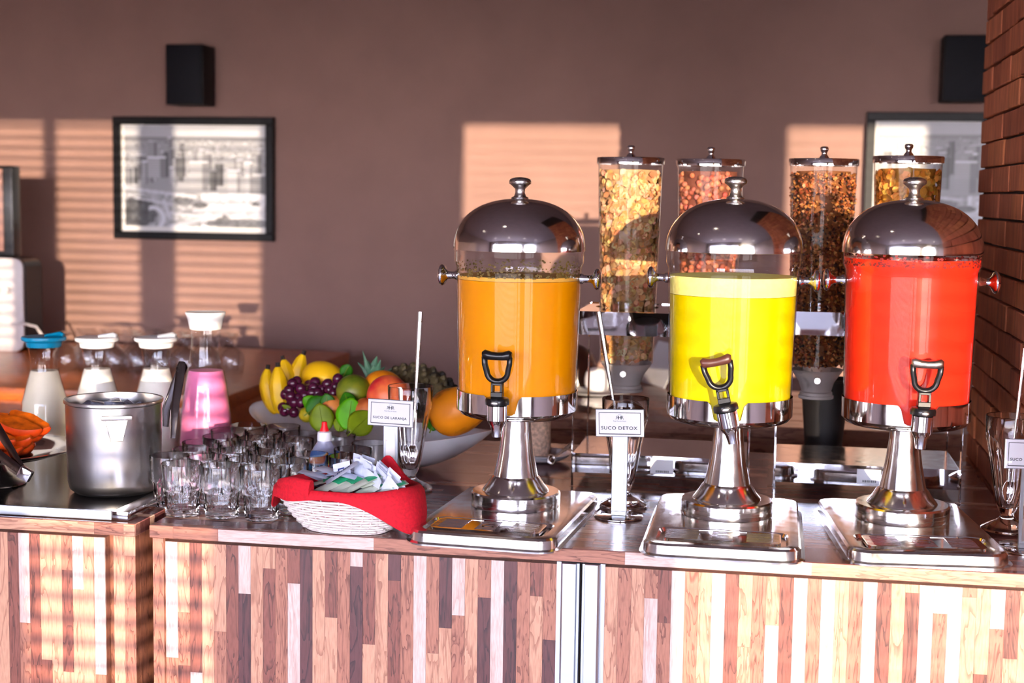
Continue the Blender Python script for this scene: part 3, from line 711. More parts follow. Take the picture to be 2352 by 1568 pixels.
def cereal(label, clabel, name, px, plid, d, kind, c):
    ax = pt(px, plid, d); zl = ax.z; zb0 = 1.062; H = zl-zb0
    t = thing('cereal_dispenser', label, 'cereal dispenser', (ax.x, ax.y, zb0), 0, 'four clear cereal tubes on steel stands')
    MB().lathe([(tube_r(z_, H), z_) for z_ in (.05, .1, .2, .3, H-.012)], 56, cap0=False, cap1=False).build('tube', M_tube, t, angle=60)
    MB().lathe([(.0300, .0), (.0300, .006), (.0275, .008), (.033, .026), (.0495, .0495)], 40, cap0=False, cap1=False).build('funnel', M_valve2, t, angle=40)
    ft = MB().lathe([(.031, -.006), (.0325, -.005), (.0325, .0), (.0315, .0005)], 40).build('outlet_ring', M_valve2, t)
    # turning paddle inside the funnel and its knob
    pd = MB()
    for i in range(6):
        a_ = PI*i/6*2; pd.add([(0, .0, .032), (.02*math.cos(a_)-.0, -.018, .032+.02*math.sin(a_)), (.02*math.cos(a_+.12), -.018, .032+.02*math.sin(a_+.12)), (0, .018, .032), (.02*math.cos(a_), .018, .032+.02*math.sin(a_))], [(0, 1, 2), (0, 1, 4, 3)])
    pd.build('paddle', M_valve, t)
    kn = MB().tube([(0, -.03, .034), (0, -.056, .034)], .0035, 12); kn.tube([(0, -.056, .034), (0, -.062, .034)], .006, 16); kn.build('valve_knob', M_steeld, t)
    lid = MB().lathe([(.0625, H-.0125), (.0640, H-.0125), (.0642, H-.002), (.0630, H), (.004, H+.001)], 56, cap0=False).build('lid', M_steelp, t, angle=35)
    MB().lathe([(.0055, H+.001), (.0095, H+.0015), (.0085, H+.004), (.0050, H+.008), (.0052, H+.012), (.0078, H+.016), (.0080, H+.020), (.006, H+.0225), (.001, H+.0232)], 24).build('lid_knob', M_chrome, lid, angle=50)
    o = put(name, flakes_obj(name, label, kind, c, H-.013, .053), M_cer, None, (ax.x, ax.y, zb0))
    tag(o, clabel, 'cereal', None, 'stuff')
    return ax
lin = lambda *c: C(*c)[:3]
c1 = [lin(228, 182, 128), lin(214, 160, 104), lin(236, 198, 148), lin(202, 144, 90)]
c2 = [lin(196, 112, 84), lin(180, 96, 70), lin(206, 126, 96)]
c3 = [lin(198, 120, 60), lin(150, 80, 36), lin(220, 150, 90), lin(120, 62, 34), lin(176, 98, 44), lin(60, 34, 30)]
c4 = [lin(226, 156, 52), lin(206, 132, 36), lin(236, 172, 78)]
D0 = 2.80
cereal('tall clear tube of pale corn flakes left of the yellow juice', 'pale corn flakes packed inside the leftmost tube', 'corn_flakes', 1449, 362, D0, 'flake', c1)
cereal('tall clear tube of reddish cereal balls behind the yellow juice dome', 'reddish brown cereal balls filling the second tube', 'cereal_balls', 1633, 366, D0-.03, 'ball', c2)
cereal('tall clear tube of dark granola between yellow and red juice', 'dark brown granola filling the third tube', 'granola', 1893, 365, D0-.06, 'granola', c3)
cereal('tall clear tube of golden flakes behind the red juice dome', 'golden flakes filling the rightmost tube', 'golden_flakes', 2087, 359, D0-.085, 'corn', c4)
def stand(label, pxa, pxb, pya, cereals):
    A = on(pxa, pya); yF = A.y; x0 = A.x; x1 = atY(pxb, pya, yF).x
    t = thing('cereal_stand', label, 'stand', (x0, yF, TOP), 0, 'mirror steel stands of the cereal tubes'); w = x1-x0; d_ = .24
    zs0 = zat((x0, yF, TOP), 770)-TOP; zs1 = zat((x0, yF, TOP), 714)-TOP
    for x_ in (0, w-.0022):
        MB().box(x_, x_+.0022, 0, .016, 0, zs1).build('upright', M_mir, t)
        MB().box(x_, x_+.0022, d_-.016, d_, 0, zs1).build('upright', M_mir, t)
        MB().box(x_, x_+.0022, .0162, d_-.0162, .024, .055).build('side_panel', M_mir, t)
    MB().box(.0024, w-.0024, 0, .0015, zs0-zs1, 0).xf(Matrix.Translation((0, 0, zs1)) @ Matrix.Rotation(math.radians(13), 4, 'X')).build('front_band', M_mir, t)
    MB().box(.0024, w-.0024, d_-.0015, d_, zs0, zs1).build('back_band', M_mir, t)
    sh = MB()
    holes = [(cx_-x0, cy_-yF) for cx_, cy_ in cereals]; rH = .0605; n = 24
    # shelf plate with round holes, built as square cells with a hole each
    z_ = zs1-.0015
    cell = w/len(holes)
    for i, (hx, hy) in enumerate(holes):
        xa, xb = max(.0024, i*cell), min(w-.0024, (i+1)*cell); sq = []
        for kk in range(n):
            a_ = 2*PI*kk/n; cx2, sx2 = math.cos(a_), math.sin(a_)
            tt = min(((xb-hx)/cx2 if cx2 > 1e-6 else (xa-hx)/cx2 if cx2 < -1e-6 else 9), ((d_-.002-hy)/sx2 if sx2 > 1e-6 else (.0016-hy)/sx2 if sx2 < -1e-6 else 9))
            sq.append((hx+tt*cx2, hy+tt*sx2, z_))
        sh.rings([sq, [(hx+rH*math.cos(2*PI*kk/n), hy+rH*math.sin(2*PI*kk/n), z_) for kk in range(n)]], cap0=False, cap1=False)
    sh.build('shelf_plate', M_mir, t)
    MB().box(.0024, w-.0024, .018, .0195, .020, .056).build('tray_front', M_mir, t)
    MB().box(.0024, w-.0024, .0196, d_-.018, .0535, .0555).build('tray_top', M_steel, t)
    MB().box(.0024, w-.0024, .0196, d_-.018, .020, .0215).build('tray_base', M_steeld, t)
    st_ = MB().box(w*.45, w*.45+.042, .0166, .0172, .024, .050).build('sticker', M_paper, t)
    bc = MB(); rr2 = random.Random(4); x_ = w*.45+.010
    while x_ < w*.45+.034: q = rr2.uniform(.0006, .0016); bc.box(x_, x_+q, .0161, .0165, .0265, .0305); x_ += q+rr2.uniform(.0006, .0014)
    bc.build('barcode', M_ink, st_)
    return t
cer = [o for o in COL.objects if o.name.startswith('cereal_dispenser')]
cxy = sorted((o.location.x, o.location.y) for o in cer)
stand('mirror steel stand carrying the pale flakes and cereal balls tubes', 1311, 1716, 1112, cxy[:2])
stand('mirror steel stand carrying the granola and golden flakes tubes', 1776, 2207, 1135, cxy[2:])

# ------------------------------------------------------------------ tumblers
def tumbler_mesh():
    n = 72; fl = 9
    outer = [(.0235, .0, 0), (.0262, .0012, 0), (.0266, .006, .25), (.0275, .015, 1), (.0288, .034, 1), (.0297, .0425, .8), (.0308, .0450, .1), (.0314, .0480, 0), (.0318, .062, 0), (.0333, .0855, 0), (.0330, .0862, 0)]
    inner = [(.0322, .0858, 0), (.0305, .062, 0), (.0288, .046, 0), (.0258, .022, 0), (.0235, .0125, 0), (.016, .0108, 0), (.002, .0104, 0)]
    rings = []
    for r_, z_, q in outer+inner:
        rg = []
        for k_ in range(n):
            a_ = 2*PI*k_/n; ph = (k_*fl/n) % 1.0
            rr3 = r_-q*.0020*(1-abs(2*ph-1)**2.5)+q*.0006
            rg.append((rr3*math.cos(a_), rr3*math.sin(a_), z_))
        rings.append(rg)
    return MB().rings(rings).mesh('tumbler', angle=28)
tm = tumbler_mesh(); tm.materials.append(M_glass)
ORD = ['first', 'second', 'third', 'fourth', 'fifth', 'sixth', 'seventh', 'eighth', 'ninth', 'tenth', 'eleventh', 'twelfth', 'thirteenth', 'fourteenth', 'fifteenth']
a_ = on(425, 1183); rows = []
rows.append([(a_.x-.005+i*.0680, a_.y) for i in range(3)])
x0_ = on(389, 1161).x; y0_ = on(389, 1161).y
for j in range(7):
    rows.append([(x0_+i*.0698+random.uniform(-.001, .001)+(.012 if j % 2 else 0), y0_+j*.0690+random.uniform(-.0008, .0008)) for i in range(5)])
BC_ = (pt(597, 921, 3.08)+pt(1118, 991, 2.74))/2; BA_ = math.radians(-25.5)
blocked = [on(745, 1130), on(812, 1190)]
for j, rw in enumerate(rows):
    rw = [p for p in rw if not (j == 1 and p[0] > x0_+.22) and (Vector((p[0], p[1]))-Vector((blocked[0].x, blocked[0].y))).length > .064 and ((lambda x_, y_: ((x_*math.cos(BA_)+y_*math.sin(BA_))/.324)**2+((-x_*math.sin(BA_)+y_*math.cos(BA_))/.168)**2)(p[0]-BC_.x, p[1]-BC_.y) > 1.08)]
    for i, (x_, y_) in enumerate(rw):
        o = put('tumbler', tm, None, None, (x_, y_, TOP+.0003), (0, 0, random.random()*6))
        tag(o, 'clear faceted tumbler, %s from the left in the %s row from the counter edge' % (ORD[i], ORD[j]), 'tumbler', 'faceted tumblers set out in rows')

# ------------------------------------------------------------------ tall footed glasses with long spoons
def sundae_mesh():
    n = 64; pan = 8
    outer = [(.036, .0, 0), (.0408, .002, 0), (.0405, .005, 0), (.030, .011, 0), (.016, .018, 0), (.0105, .024, 0), (.0110, .028, 0), (.0150, .033, .3), (.0185, .045, 1), (.0245, .075, 1), (.0315, .115, 1), (.0362, .142, .8), (.0388, .150, .1), (.0392, .160, 0), (.0405, .1865, 0), (.0400, .1875, 0)]
    inner = [(.0388, .1868, 0), (.0372, .160, 0), (.0345, .145, 0), (.0285, .115, 0), (.0215, .075, 0), (.0155, .048, 0), (.011, .040, 0), (.001, .0375, 0)]
    rings = []
    for r_, z_, q in outer+inner:
        rg = []
        for k_ in range(n):
            a2_ = 2*PI*k_/n; ph = (k_*pan/n) % 1.0
            rr3 = r_-q*.0016*(1-abs(2*ph-1)**3)+q*.0005
            rg.append((rr3*math.cos(a2_), rr3*math.sin(a2_), z_))
        rings.append(rg)
    return MB().rings(rings).mesh('footed_glass', angle=30)
sm = sundae_mesh(); sm.materials.append(M_glass)
def spoon(label, P, top, tw):
    """long bar spoon: P bowl end inside the glass, top handle end"""
    P, T_ = Vector(P), Vector(top); ax = (T_-P).normalized(); L_ = (T_-P).length
    t = thing('long_spoon', label, 'spoon', P)
    side = ax.cross(Vector((0, -1, 0))).normalized()
    MB().tube([ax*.034, ax*.05, ax*(L_*.45), ax*(L_*.72), ax*L_], [(.0022, .0016), (.0018, .0014), (.0022, .0016), (.0038, .0016), (.0046, .0014)], 10, flat=side).build('handle', M_steeld, t)
    nrm = ax.cross(side).normalized()
    b_ = MB().grid(lambda u, v: tuple(ax*(.0375*v)+side*(.0095*math.sin(PI*min(1, max(0, v*.94+.03)))**.75*(2*u-1))+nrm*(.0050*(1-(2*u-1)**2)*math.sin(PI*v)*tw)), 9, 13)
    o = b_.build('spoon_bowl', M_steelp, t, angle=70)
    s_ = o.modifiers.new('thickness', 'SOLIDIFY'); s_.thickness = .0008
    return t
def footed(label, px, py):
    p = on(px, py); o = put('footed_glass', sm, None, None, (p.x, p.y, TOP+.0003), (0, 0, random.random()*6))
    tag(o, label, 'glass', 'tall footed glasses holding spoons'); return p
g1 = footed('tall footed glass with spoons behind the orange juice sign', 941, 1124)
g2 = footed('tall footed glass with a spoon behind the detox juice sign', 1432, 1163)
g3 = footed('tall footed glass with a spoon by the brick pier', 2312, 1218)
def in_glass(g, px, py, label, off=(0, 0), tw=1):
    d_ = proj((g.x, g.y, 1.0))[2]; spoon(label, (g.x+off[0], g.y+off[1], TOP+.046), pt(px, py, d_-.005), tw)
in_glass(g1, 965, 716, 'long steel spoon standing in the glass beside the orange juice sign', (.004, .0))
spoon('second shorter spoon inside the glass beside the orange juice sign', (g1.x-.006, g1.y-.002, TOP+.046), (g1.x-.024, g1.y+.016, TOP+.182), 1)
in_glass(g2, 1374, 716, 'long steel spoon leaning left out of the glass by the detox sign', (.004, 0))
in_glass(g3, 2356, 800, 'long steel spoon standing in the glass at the right edge', (-.002, 0))

# ------------------------------------------------------------------ juice name signs
M_signclear = thin('clear sign cover', (.96, .97, 1, 1), 1.45, .08, 1.0)
M_signfr = mat('grey sign edge', C(70, 74, 84), .4, var=.02)
def sign(label, px, py, rz, words, h=.181, tilt=0, frame=True, size=.0066):
    p = on(px, py); t = thing('juice_sign', label, 'sign', (p.x, p.y, TOP), rz, 'juice name signs on steel stems')
    MB().lathe([(.039, .0), (.0405, .0008), (.0405, .0022), (.039, .0030), (.001, .0032)], 48).build('base_disc', M_steelp, t, angle=30)
    st_ = MB().box(-.0128, .0128, -.0022, .0022, .0033, h-.0455).build('stem', M_stem, t, bevel=.0006, bseg=1)
    fr_ = MB(); fr_.box(-.0082, .0082, -.0030, -.0023, .014, h-.052); fr_.build('stem_inlay', M_steeld, st_, bevel=.0002, bseg=1)
    MB().box(-.0120, .0120, -.0035, .0018, .0034, .0105).build('stem_foot', M_stem, t, bevel=.0006, bseg=1)
    W, H_ = .0805, .046; z0 = h-.046
    Mt = Matrix.Translation((0, -.004, z0)) @ Matrix.Rotation(tilt, 4, 'Y')
    pl = MB().box(-W/2, W/2, -.0010, .0012, 0, H_).xf(Mt).build('plate', M_signfr, t, bevel=.0004, bseg=1)
    MB().box(-W/2+.0008, W/2-.0008, -.0014, -.0011, .0010, H_-.0010).xf(Mt).build('card', M_paper, pl)
    b_ = MB(); e1, th = .0055, .0009
    for a0, a1, c0, c1_ in ((-W/2+e1, W/2-e1, e1*.75, e1*.75+th*1.4), (-W/2+e1, W/2-e1, H_-e1-th, H_-e1), (-W/2+e1, -W/2+e1+th, e1*.75, H_-e1), (W/2-e1-th*1.2, W/2-e1, e1*.75, H_-e1)):
        b_.box(a0, a1, -.00165, -.00145, c0, c1_)
    b_.xf(Mt).build('card_border', M_ink, pl)
    T = lambda x_, z_: Mt @ Matrix.Translation((x_, -.0017, z_))
    text(words, size, M_ink, pl, None, 'lettering', bold=.00012, space=1.12, M=T(-.001, .0145), sx=1.12)
    text('R', .0085, M_ink, pl, None, 'emblem', M=T(-.0043, .0318) @ Matrix.Scale(-1, 4, (1, 0, 0)))
    text('H', .0085, M_ink, pl, None, 'emblem', bold=.0001, M=T(0, .0318))
    text('R', .0085, M_ink, pl, None, 'emblem', M=T(.0043, .0318))
    cr_ = MB(); cr_.tube([(.0026*math.cos(q), 0, .0013*math.sin(q)) for q in np.linspace(0, PI, 9)], .00013, 4); cr_.tube([(-.0030, 0, 0), (.0030, 0, 0)], .00013, 4)
    cr_.xf(T(0, .0364)).build('emblem_crown', M_ink, pl)
    text('Rede Plaza de Hoteis', .0025, M_ink, pl, None, 'small_lettering', M=T(0, .0262))
    return t
sign('small stem sign reading SUCO DE LARANJA in front of the fruit bowl', 897, 1156, math.radians(-2), 'SUCO DE LARANJA', h=.180, tilt=math.radians(1.0), size=.0056)
sign('small stem sign reading SUCO DETOX between two dispensers', 1421, 1187, math.radians(-3), 'SUCO DETOX', tilt=math.radians(-2), size=.0078)
sign('small stem sign at the right edge starting SUCO DE A', 2357, 1263, math.radians(4), 'SUCO DE ACEROLA', tilt=math.radians(0), h=.172, size=.0056)

# ------------------------------------------------------------------ carafes
M_milk = mat('cream milk', C(242, 228, 200), .4, var=.01); M_milk2 = mat('white milk', C(244, 238, 224), .4, var=.01)
M_pink = mat('pink yoghurt drink', C(246, 128, 178), .4, var=.01)
M_teal = mat('teal plastic', C(0, 138, 176), .35, var=.02)
def carafe(label, px, pbase, ptop, pmilk, R, prof, mm, lid, lidm):
    p = on(px, pbase); H = zat((p.x, p.y, TOP), ptop)-TOP; hm = zat((p.x, p.y, TOP), pmilk)-TOP
    t = thing('carafe', label, 'carafe', (p.x, p.y, TOP), 0, 'glass carafes of milk and yoghurt')
    Z = [q for q, _ in prof]; Rr = [q for _, q in prof]
    rad = lambda z_: float(np.interp(z_/H, Z, Rr))*R
    zs = [H*q/40 for q in range(0, 38)]
    MB().lathe([(rad(0)*.8, .0005)]+[(rad(z_), z_+.001) for z_ in zs]+[(rad(H*.93), H*.93)], 48, cap1=False).build('glass_body', M_thing, t, angle=60)
    ml = [(max(.004, rad(z_)-.0022), z_+.004) for z_ in zs if z_ < hm-.006]+[(rad(hm)-.0022, hm)]
    MB().lathe([(.01, .0035)]+ml+[(.001, hm+.0002)], 48).build('drink', mm, t, angle=60)
    if lid == 'flip':
        rl = rad(H*.9)
        l_ = MB().lathe([(rl*1.0, H*.885), (rl*1.05, H*.89), (rl*1.10, H*.925), (rl*1.34, H*.94), (rl*1.38, H*.955), (rl*1.34, H*.968), (rl*1.1, H*.972), (.002, H*.974)], 40).build('lid', lidm, t, angle=40)
        m_ = MB().tube([(rl*.2, -rl*.2, H*.978), (rl*.7, 0, H*.986), (rl*1.05, rl*.1, H*.992), (rl*1.28, rl*.12, H*.982)], [(.010, .0035), (.011, .004), (.009, .005), (.006, .004)], 12, flat=(0, 1, 0)); m_.build('flip_tab', lidm, l_)
    else:
        rl = rad(H*.88)
        MB().lathe([(rl*1.01, H*.885), (rl*1.06, H*.89), (rl*1.18, H*.95), (rl*1.34, H*.992), (rl*1.33, H), (rl*1.2, H*.997), (.002, H*.99)], 40).build('lid', lidm, t, angle=40)
    return t
PA = [(0, .93), (.03, 1), (.3, 1.0), (.45, .94), (.6, .72), (.7, .585), (.78, .56), (.86, .62), (.93, .70), (1, .7)]
PB = [(0, .95), (.03, 1), (.12, 1.0), (.3, .93), (.5, .78), (.65, .62), (.75, .545), (.82, .53), (.9, .56), (1, .6)]
carafe('milk carafe with a teal flip lid', 105, 1054, 763, 850, .0465, PA, M_milk, 'flip', M_teal)
carafe('milk carafe with a white flip lid behind the ice pot', 226, 1048, 765, 846, .0465, PA, M_milk2, 'flip', M_whitep)
carafe('milk carafe with a white flip lid beside the pink yoghurt carafe', 361, 1048, 765, 846, .0465, PA, M_milk2, 'flip', M_whitep)
carafe('tall carafe of pink yoghurt drink with a white funnel lid', 474, 1058, 716, 850, .0525, PB, M_pink, 'cone', M_whitep)

# ------------------------------------------------------------------ hot plate, ice pot, tongs
M_hob = mat('black glass', C(26, 22, 24), .16, var=.05, coat=.4)
hz = .016
c1_ = on(272, 1186, TOP+hz); hx1 = c1_.x; hy0 = FY+.012
t = thing('hot_plate', 'black hot plate with a steel rim under the ice pot', 'hot plate', (hx1-.45, hy0, TOP))
MB().box(-.45, .45-.028, .006, .5, .001, hz-.001).build('plate', M_hob, t, bevel=.001, bseg=1)
MB().box(.4225, .45, 0, .5, .001, hz).build('rim_side', M_steelp, t, bevel=.002)
MB().box(-.45, .422, 0, .0055, .001, hz).build('rim_front', M_alu, t, bevel=.0015)
PZ = TOP+hz-.001
pp = on(264, 1126, PZ); Rp = .0800
Hp = zat((pp.x, pp.y, PZ), 914)-PZ
t = thing('ice_pot', 'scuffed metal pot full of ice cubes on the hot plate', 'pot', (pp.x, pp.y, PZ+.0003))
MB().lathe([(.055, 0), (.066, .001), (Rp*.93, .008), (Rp*.97, .02), (Rp, Hp-.008), (Rp*1.03, Hp-.006), (Rp*1.035, Hp-.002), (Rp*1.02, Hp), (Rp*.985, Hp-.001), (Rp*.975, Hp-.01), (Rp*.95, .02), (Rp*.85, .006), (.002, .005)], 72).build('body', M_pot, t, angle=40)
la = math.radians(-62)
Ml = Matrix.Rotation(la+PI/2, 4, 'Z') @ Matrix.Translation((0, -Rp-.001, Hp*.80))
lug = MB().rings([[(x_, -.0010, z_) for x_, z_ in [(-.020, .014), (.020, .014), (.016, -.004), (.010, -.030), (-.010, -.030), (-.016, -.004)]], [(x_, .004, z_) for x_, z_ in [(-.020, .014), (.020, .014), (.016, -.004), (.010, -.030), (-.010, -.030), (-.016, -.004)]]]).xf(Ml).build('handle_bracket', M_steeld, t, bevel=.0008, bseg=1)
MB().box(-.0255, .0255, -.011, -.0015, .006, .0145).xf(Ml).build('handle_stub', M_steeld, lug, bevel=.003)
# ice
M_ice = mat('cloudy ice', C(190, 196, 216), .12, var=.12, nscale=90, trans=.45)
rs = random.Random(5); ic = []
def ice_mesh(i):
    m_ = MB().box(-.013, .013, -.013, .013, -.011, .011)
    m_.v = [tuple(c_*rs.uniform(.85, 1.1) for c_ in v_) for v_ in m_.v]
    return m_.mesh('ice_cube', bevel=.004, bseg=2, angle=60)
ims = [ice_mesh(i) for i in range(4)]
for m_ in ims: m_.materials.append(M_ice)
k2 = 0
for rad_, n_ in ((.0, 1), (.031, 6), (.058, 11)):
    for i in range(n_):
        a2_ = 2*PI*i/n_+rs.uniform(-.1, .1)
        o = put('ice_cube', ims[k2 % 4], None, None, (pp.x+rad_*math.cos(a2_), pp.y+rad_*math.sin(a2_), PZ+Hp-.030+rs.uniform(-.004, .006)+(.008 if rad_ < .05 else 0)), (rs.random()*.6, rs.random()*.6, rs.random()*3))
        tag(o, 'cloudy ice cube heaped inside the steel pot', 'ice cube', 'ice cubes in the pot'); k2 += 1
t_ = MB().lathe([(.002, 0), (Rp*.955, 0)], 48, (pp.x, pp.y, PZ+Hp-.046), cap0=True, cap1=False)
tag(t_.build('ice_water', glass('cold water', (.85, .9, .98, 1), 1.33, .05)), 'cold melt water under the ice cubes in the pot', 'water', None, 'stuff')
# tongs clipped over the rim
tp_, tm_, te_ = pt(418, 832, 2.47), pt(402, 935, 2.44), pt(397, 1006, 2.43)
tg = thing('ice_tongs', 'dark steel ice tongs clipped over the pot rim', 'tongs', (te_.x, te_.y, te_.z))
ti_ = pt(382, 940, 2.50)
M_dst = steel('dark steel', (.20, .18, .18, 1), .22, .08)
rel = lambda q: tuple(Vector(q)-te_)
MB().tube([rel(te_), rel((te_+tm_)/2), rel(tm_), rel(tm_+(tp_-tm_)*.6), rel(tp_+Vector((0, -.004, -.006))), rel(tp_)], [(.0045, .0015), (.006, .0015), (.007, .0018), (.008, .002), (.008, .0025), (.006, .002)], 10, flat=(1, 0, 0)).build('outer_arm', M_dst, tg)
MB().tube([rel(tp_), rel(tp_+Vector((-.002, .010, -.006))), rel(ti_+(tp_-ti_)*.5+Vector((0, .004, 0))), rel(ti_), rel(ti_+Vector((-.004, .006, -.03)))], [(.006, .002), (.008, .0025), (.008, .002), (.007, .0018), (.005, .0015)], 10, flat=(1, 0, 0)).build('inner_arm', M_dst, tg)

# ------------------------------------------------------------------ platter with papaya at the left edge
zpl = PZ+.052
tip = on(172, 1041, zpl+.006); pcx, pcy = tip.x-.150, tip.y-.012
t = thing('footed_platter', 'round steel platter on a dark foot holding papaya, left edge', 'platter', (pcx, pcy, PZ+.0003))
MB().lathe([(.001, .048), (.075, .047), (.105, .050), (.112, .056), (.132, .058), (.146, .062), (.149, .0645), (.146, .066), (.131, .0615), (.110, .0595), (.102, .054), (.07, .0505), (.001, .051)], 72).build('dish', M_steelp, t, angle=50)
MB().lathe([(.055, 0), (.058, .001), (.057, .004), (.042, .010), (.028, .022), (.022, .034), (.028, .0465)], 48).build('foot', steel('dark foot steel', (.26, .24, .22, 1), .25), t, angle=50)
M_pap = mat('papaya flesh', C(246, 96, 8), .35, var=.25, nscale=60); M_papi = mat('papaya inner flesh', C(240, 66, 18), .3, var=.15, nscale=60); M_paps = mat('papaya skin', C(238, 74, 12), .45, var=.1)
def papaya_slice(loc, rot, label, L=.066, R=.024):
    """curved half-moon wedge: two cut faces meeting in an edge, skin outside"""
    t2 = thing('papaya_slice', label, 'papaya slice', loc, 0, 'papaya slices on the platter'); t2.rotation_euler = rot
    n = 17; rings = []; sk = []
    for i in range(n):
        q = i/(n-1); a_ = (q-.5)*1.9; bx, bz = .050*math.sin(a_), .030*(math.cos(a_)-1)
        s_ = max(.12, math.sin(PI*min(1, max(0, .03+.94*q)))**.6)
        w_, h2 = .0145*s_, R*.75*s_
        prof = [(-.0008, -h2*.7), (.0008, -h2*.7), (w_*.55, -h2*.1), (w_, h2*.42), (w_*.6, h2*.62), (-w_*.6, h2*.62), (-w_, h2*.42), (-w_*.55, -h2*.1)]
        rad = Vector((math.sin(a_), 0, math.cos(a_)))
        rings.append([(bx+rad.x*z_, y_, bz+rad.z*z_) for y_, z_ in prof])
        sk.append([(bx+rad.x*(z_+.0006), y_*1.02, bz+rad.z*(z_+.0006)) for y_, z_ in [prof[k_] for k_ in (6, 5, 4, 3)]])
    MB().rings(rings).build('flesh', M_pap, t2, angle=28)
    m = MB(); nn = 4; m.add([p_ for r_ in sk for p_ in r_], [(i*nn+k_, i*nn+k_+1, (i+1)*nn+k_+1, (i+1)*nn+k_) for i in range(n-1) for k_ in range(nn-1)])
    m.build('skin', M_paps, t2, angle=60)
    return t2
zp = PZ+.0545
PW = ['bottom', 'middle', 'top']
k3 = 0
for j, (n_, dz) in enumerate(((5, .016), (4, .034), (2, .050))):
    for i in range(n_):
        ox, oy = -.012+.012*j+.006*(i % 2), (i-(n_-1)/2)*.030
        papaya_slice((pcx+.052+ox-.016*abs(i-(n_-1)/2), pcy+oy, zp+dz), (2.35+.3*((i*7+j*3) % 3), .16+.05*j, -.45+.22*((i*5+j) % 3)), 'ripe orange papaya slice, %s from the front in the %s layer on the platter' % (ORD[i], PW[j]), L=.09, R=.038)
        papaya_slice((pcx-.035+ox, pcy+oy+.006, zp+dz), (2.4+.2*((i*3+j) % 3), -.05, -.1+.1*(i % 3)), 'papaya slice at the far left, %s from the front in the %s layer' % (ORD[i], PW[j]), L=.09, R=.038)
# serving tongs
tj, t1, t2_ = pt(58, 1088, 2.40), pt(-14, 968, 2.50), pt(-22, 1030, 2.46)
tg = thing('serving_tongs', 'steel serving tongs lying across the papaya', 'tongs', tj)
rel = lambda q: tuple(Vector(q)-tj)
MB().tube([rel(tj), rel(tj+(t1-tj)*.3), rel(t1)], [(.006, .0012), (.007, .0014), (.009, .0014)], 8, flat=(.7, 0, .7)).build('arm', M_dst, tg)
MB().tube([rel(tj), rel(tj+(t2_-tj)*.3), rel(t2_)], [(.006, .0012), (.007, .0014), (.009, .0014)], 8, flat=(.7, 0, .7)).build('arm', M_dst, tg)
MB().box(-.011, .011, -.006, .006, -.010, .010).xf(Matrix.Rotation(.5, 4, 'Y')).build('hinge', M_steelp, tg, bevel=.003)

# ------------------------------------------------------------------ sweetener bottle
p = on(745, 1130); Hb = zat((p.x, p.y, TOP), 968)-TOP
t = thing('sweetener_bottle', 'clear squeeze bottle with red nozzle and blue printed label behind the basket', 'bottle', (p.x, p.y, TOP), math.radians(8))
def oval(a, b, z_, n=36): return [(a*math.cos(2*PI*k_/n), b*math.sin(2*PI*k_/n), z_) for k_ in range(n)]
h_ = Hb
MB().rings([oval(.024, .017, .0005), oval(.0275, .020, .003), oval(.0285, .0205, .015), oval(.0280, .020, h_*.40), oval(.0255, .0185, h_*.52), oval(.0195, .0150, h_*.64), oval(.0128, .0120, h_*.715), oval(.0118, .0118, h_*.735)]).build('body', mat('clear bottle plastic', C(196, 196, 220), .12, var=.02, trans=.5), t, angle=50)
MB().lathe([(.0125, h_*.735), (.0128, h_*.738), (.0128, h_*.80), (.0118, h_*.855), (.0085, h_*.868)], 30).build('cap', M_whitep, t, angle=35)
MB().lathe([(.0082, h_*.8685), (.0080, h_*.885), (.0052, h_*.935), (.0048, h_*.985), (.0040, h_), (.001, h_)], 24).build('nozzle', mat('red plastic', C(238, 16, 28), .3, var=.01), t, angle=40)
lab = MB(); nu, nv = 40, 30
zl0, zl1 = .020, h_*.585
def labf(u, v):
    a2_ = -PI/2+(u-.5)*2.3; z_ = zl0+(zl1-zl0)*v*(1-.10*(2*u-1)**2)
    ka = float(np.interp(z_/h_, [0, .40, .52, .64], [.0289, .0284, .0259, .0199])); kb = float(np.interp(z_/h_, [0, .40, .52, .64], [.0209, .0204, .0189, .0154]))
    return (ka*math.cos(a2_), kb*math.sin(a2_), z_)
lab.grid(labf, nu, nv); me = lab.mesh('label', angle=80); cols = []
for j in range(nv):
    for i in range(nu):
        u, v = i/(nu-1), j/(nv-1)
        c = C(60, 150, 220)
        if v > .5: c = C(240, 120, 40) if v < .6 else C(250, 170, 30)
        if .52 < v < .60 and u > .6: c = C(220, 50, 40)
        if v > .80 or (v > .76 and u < .5): c = C(150, 196, 236) if v < .86 else C(40, 110, 200)
        if .60 < v < .80 and ((u-.30)/.2)**2+((v-.70)/.09)**2 < 1: c = C(250, 200, 60) if v < .73 else C(150, 80, 20)
        if ((u-.76)/.16)**2+((v-.74)/.10)**2 < 1: c = C(130, 200, 40)
        if ((u-.66)/.07)**2+((v-.80)/.035)**2 < 1: c = C(200, 40, 40)
        cols.append(c)
setcol(me, cols); lb = put('label', me, attr_mat('printed label', .35), t)
tx = text_mesh('ZERO', .016, .0003); tx.transform(Matrix.Rotation(PI/2, 4, 'X'))
for v_ in tx.vertices:
    a2_ = -PI/2+v_.co.x/.0225; z_ = v_.co.z+zl0+(zl1-zl0)*.36
    v_.co = (.0294*math.cos(a2_), .0214*math.sin(a2_), z_)
tx.materials.clear(); put('lettering', tx, mat('navy ink', C(16, 30, 96), .5, var=0), lb)

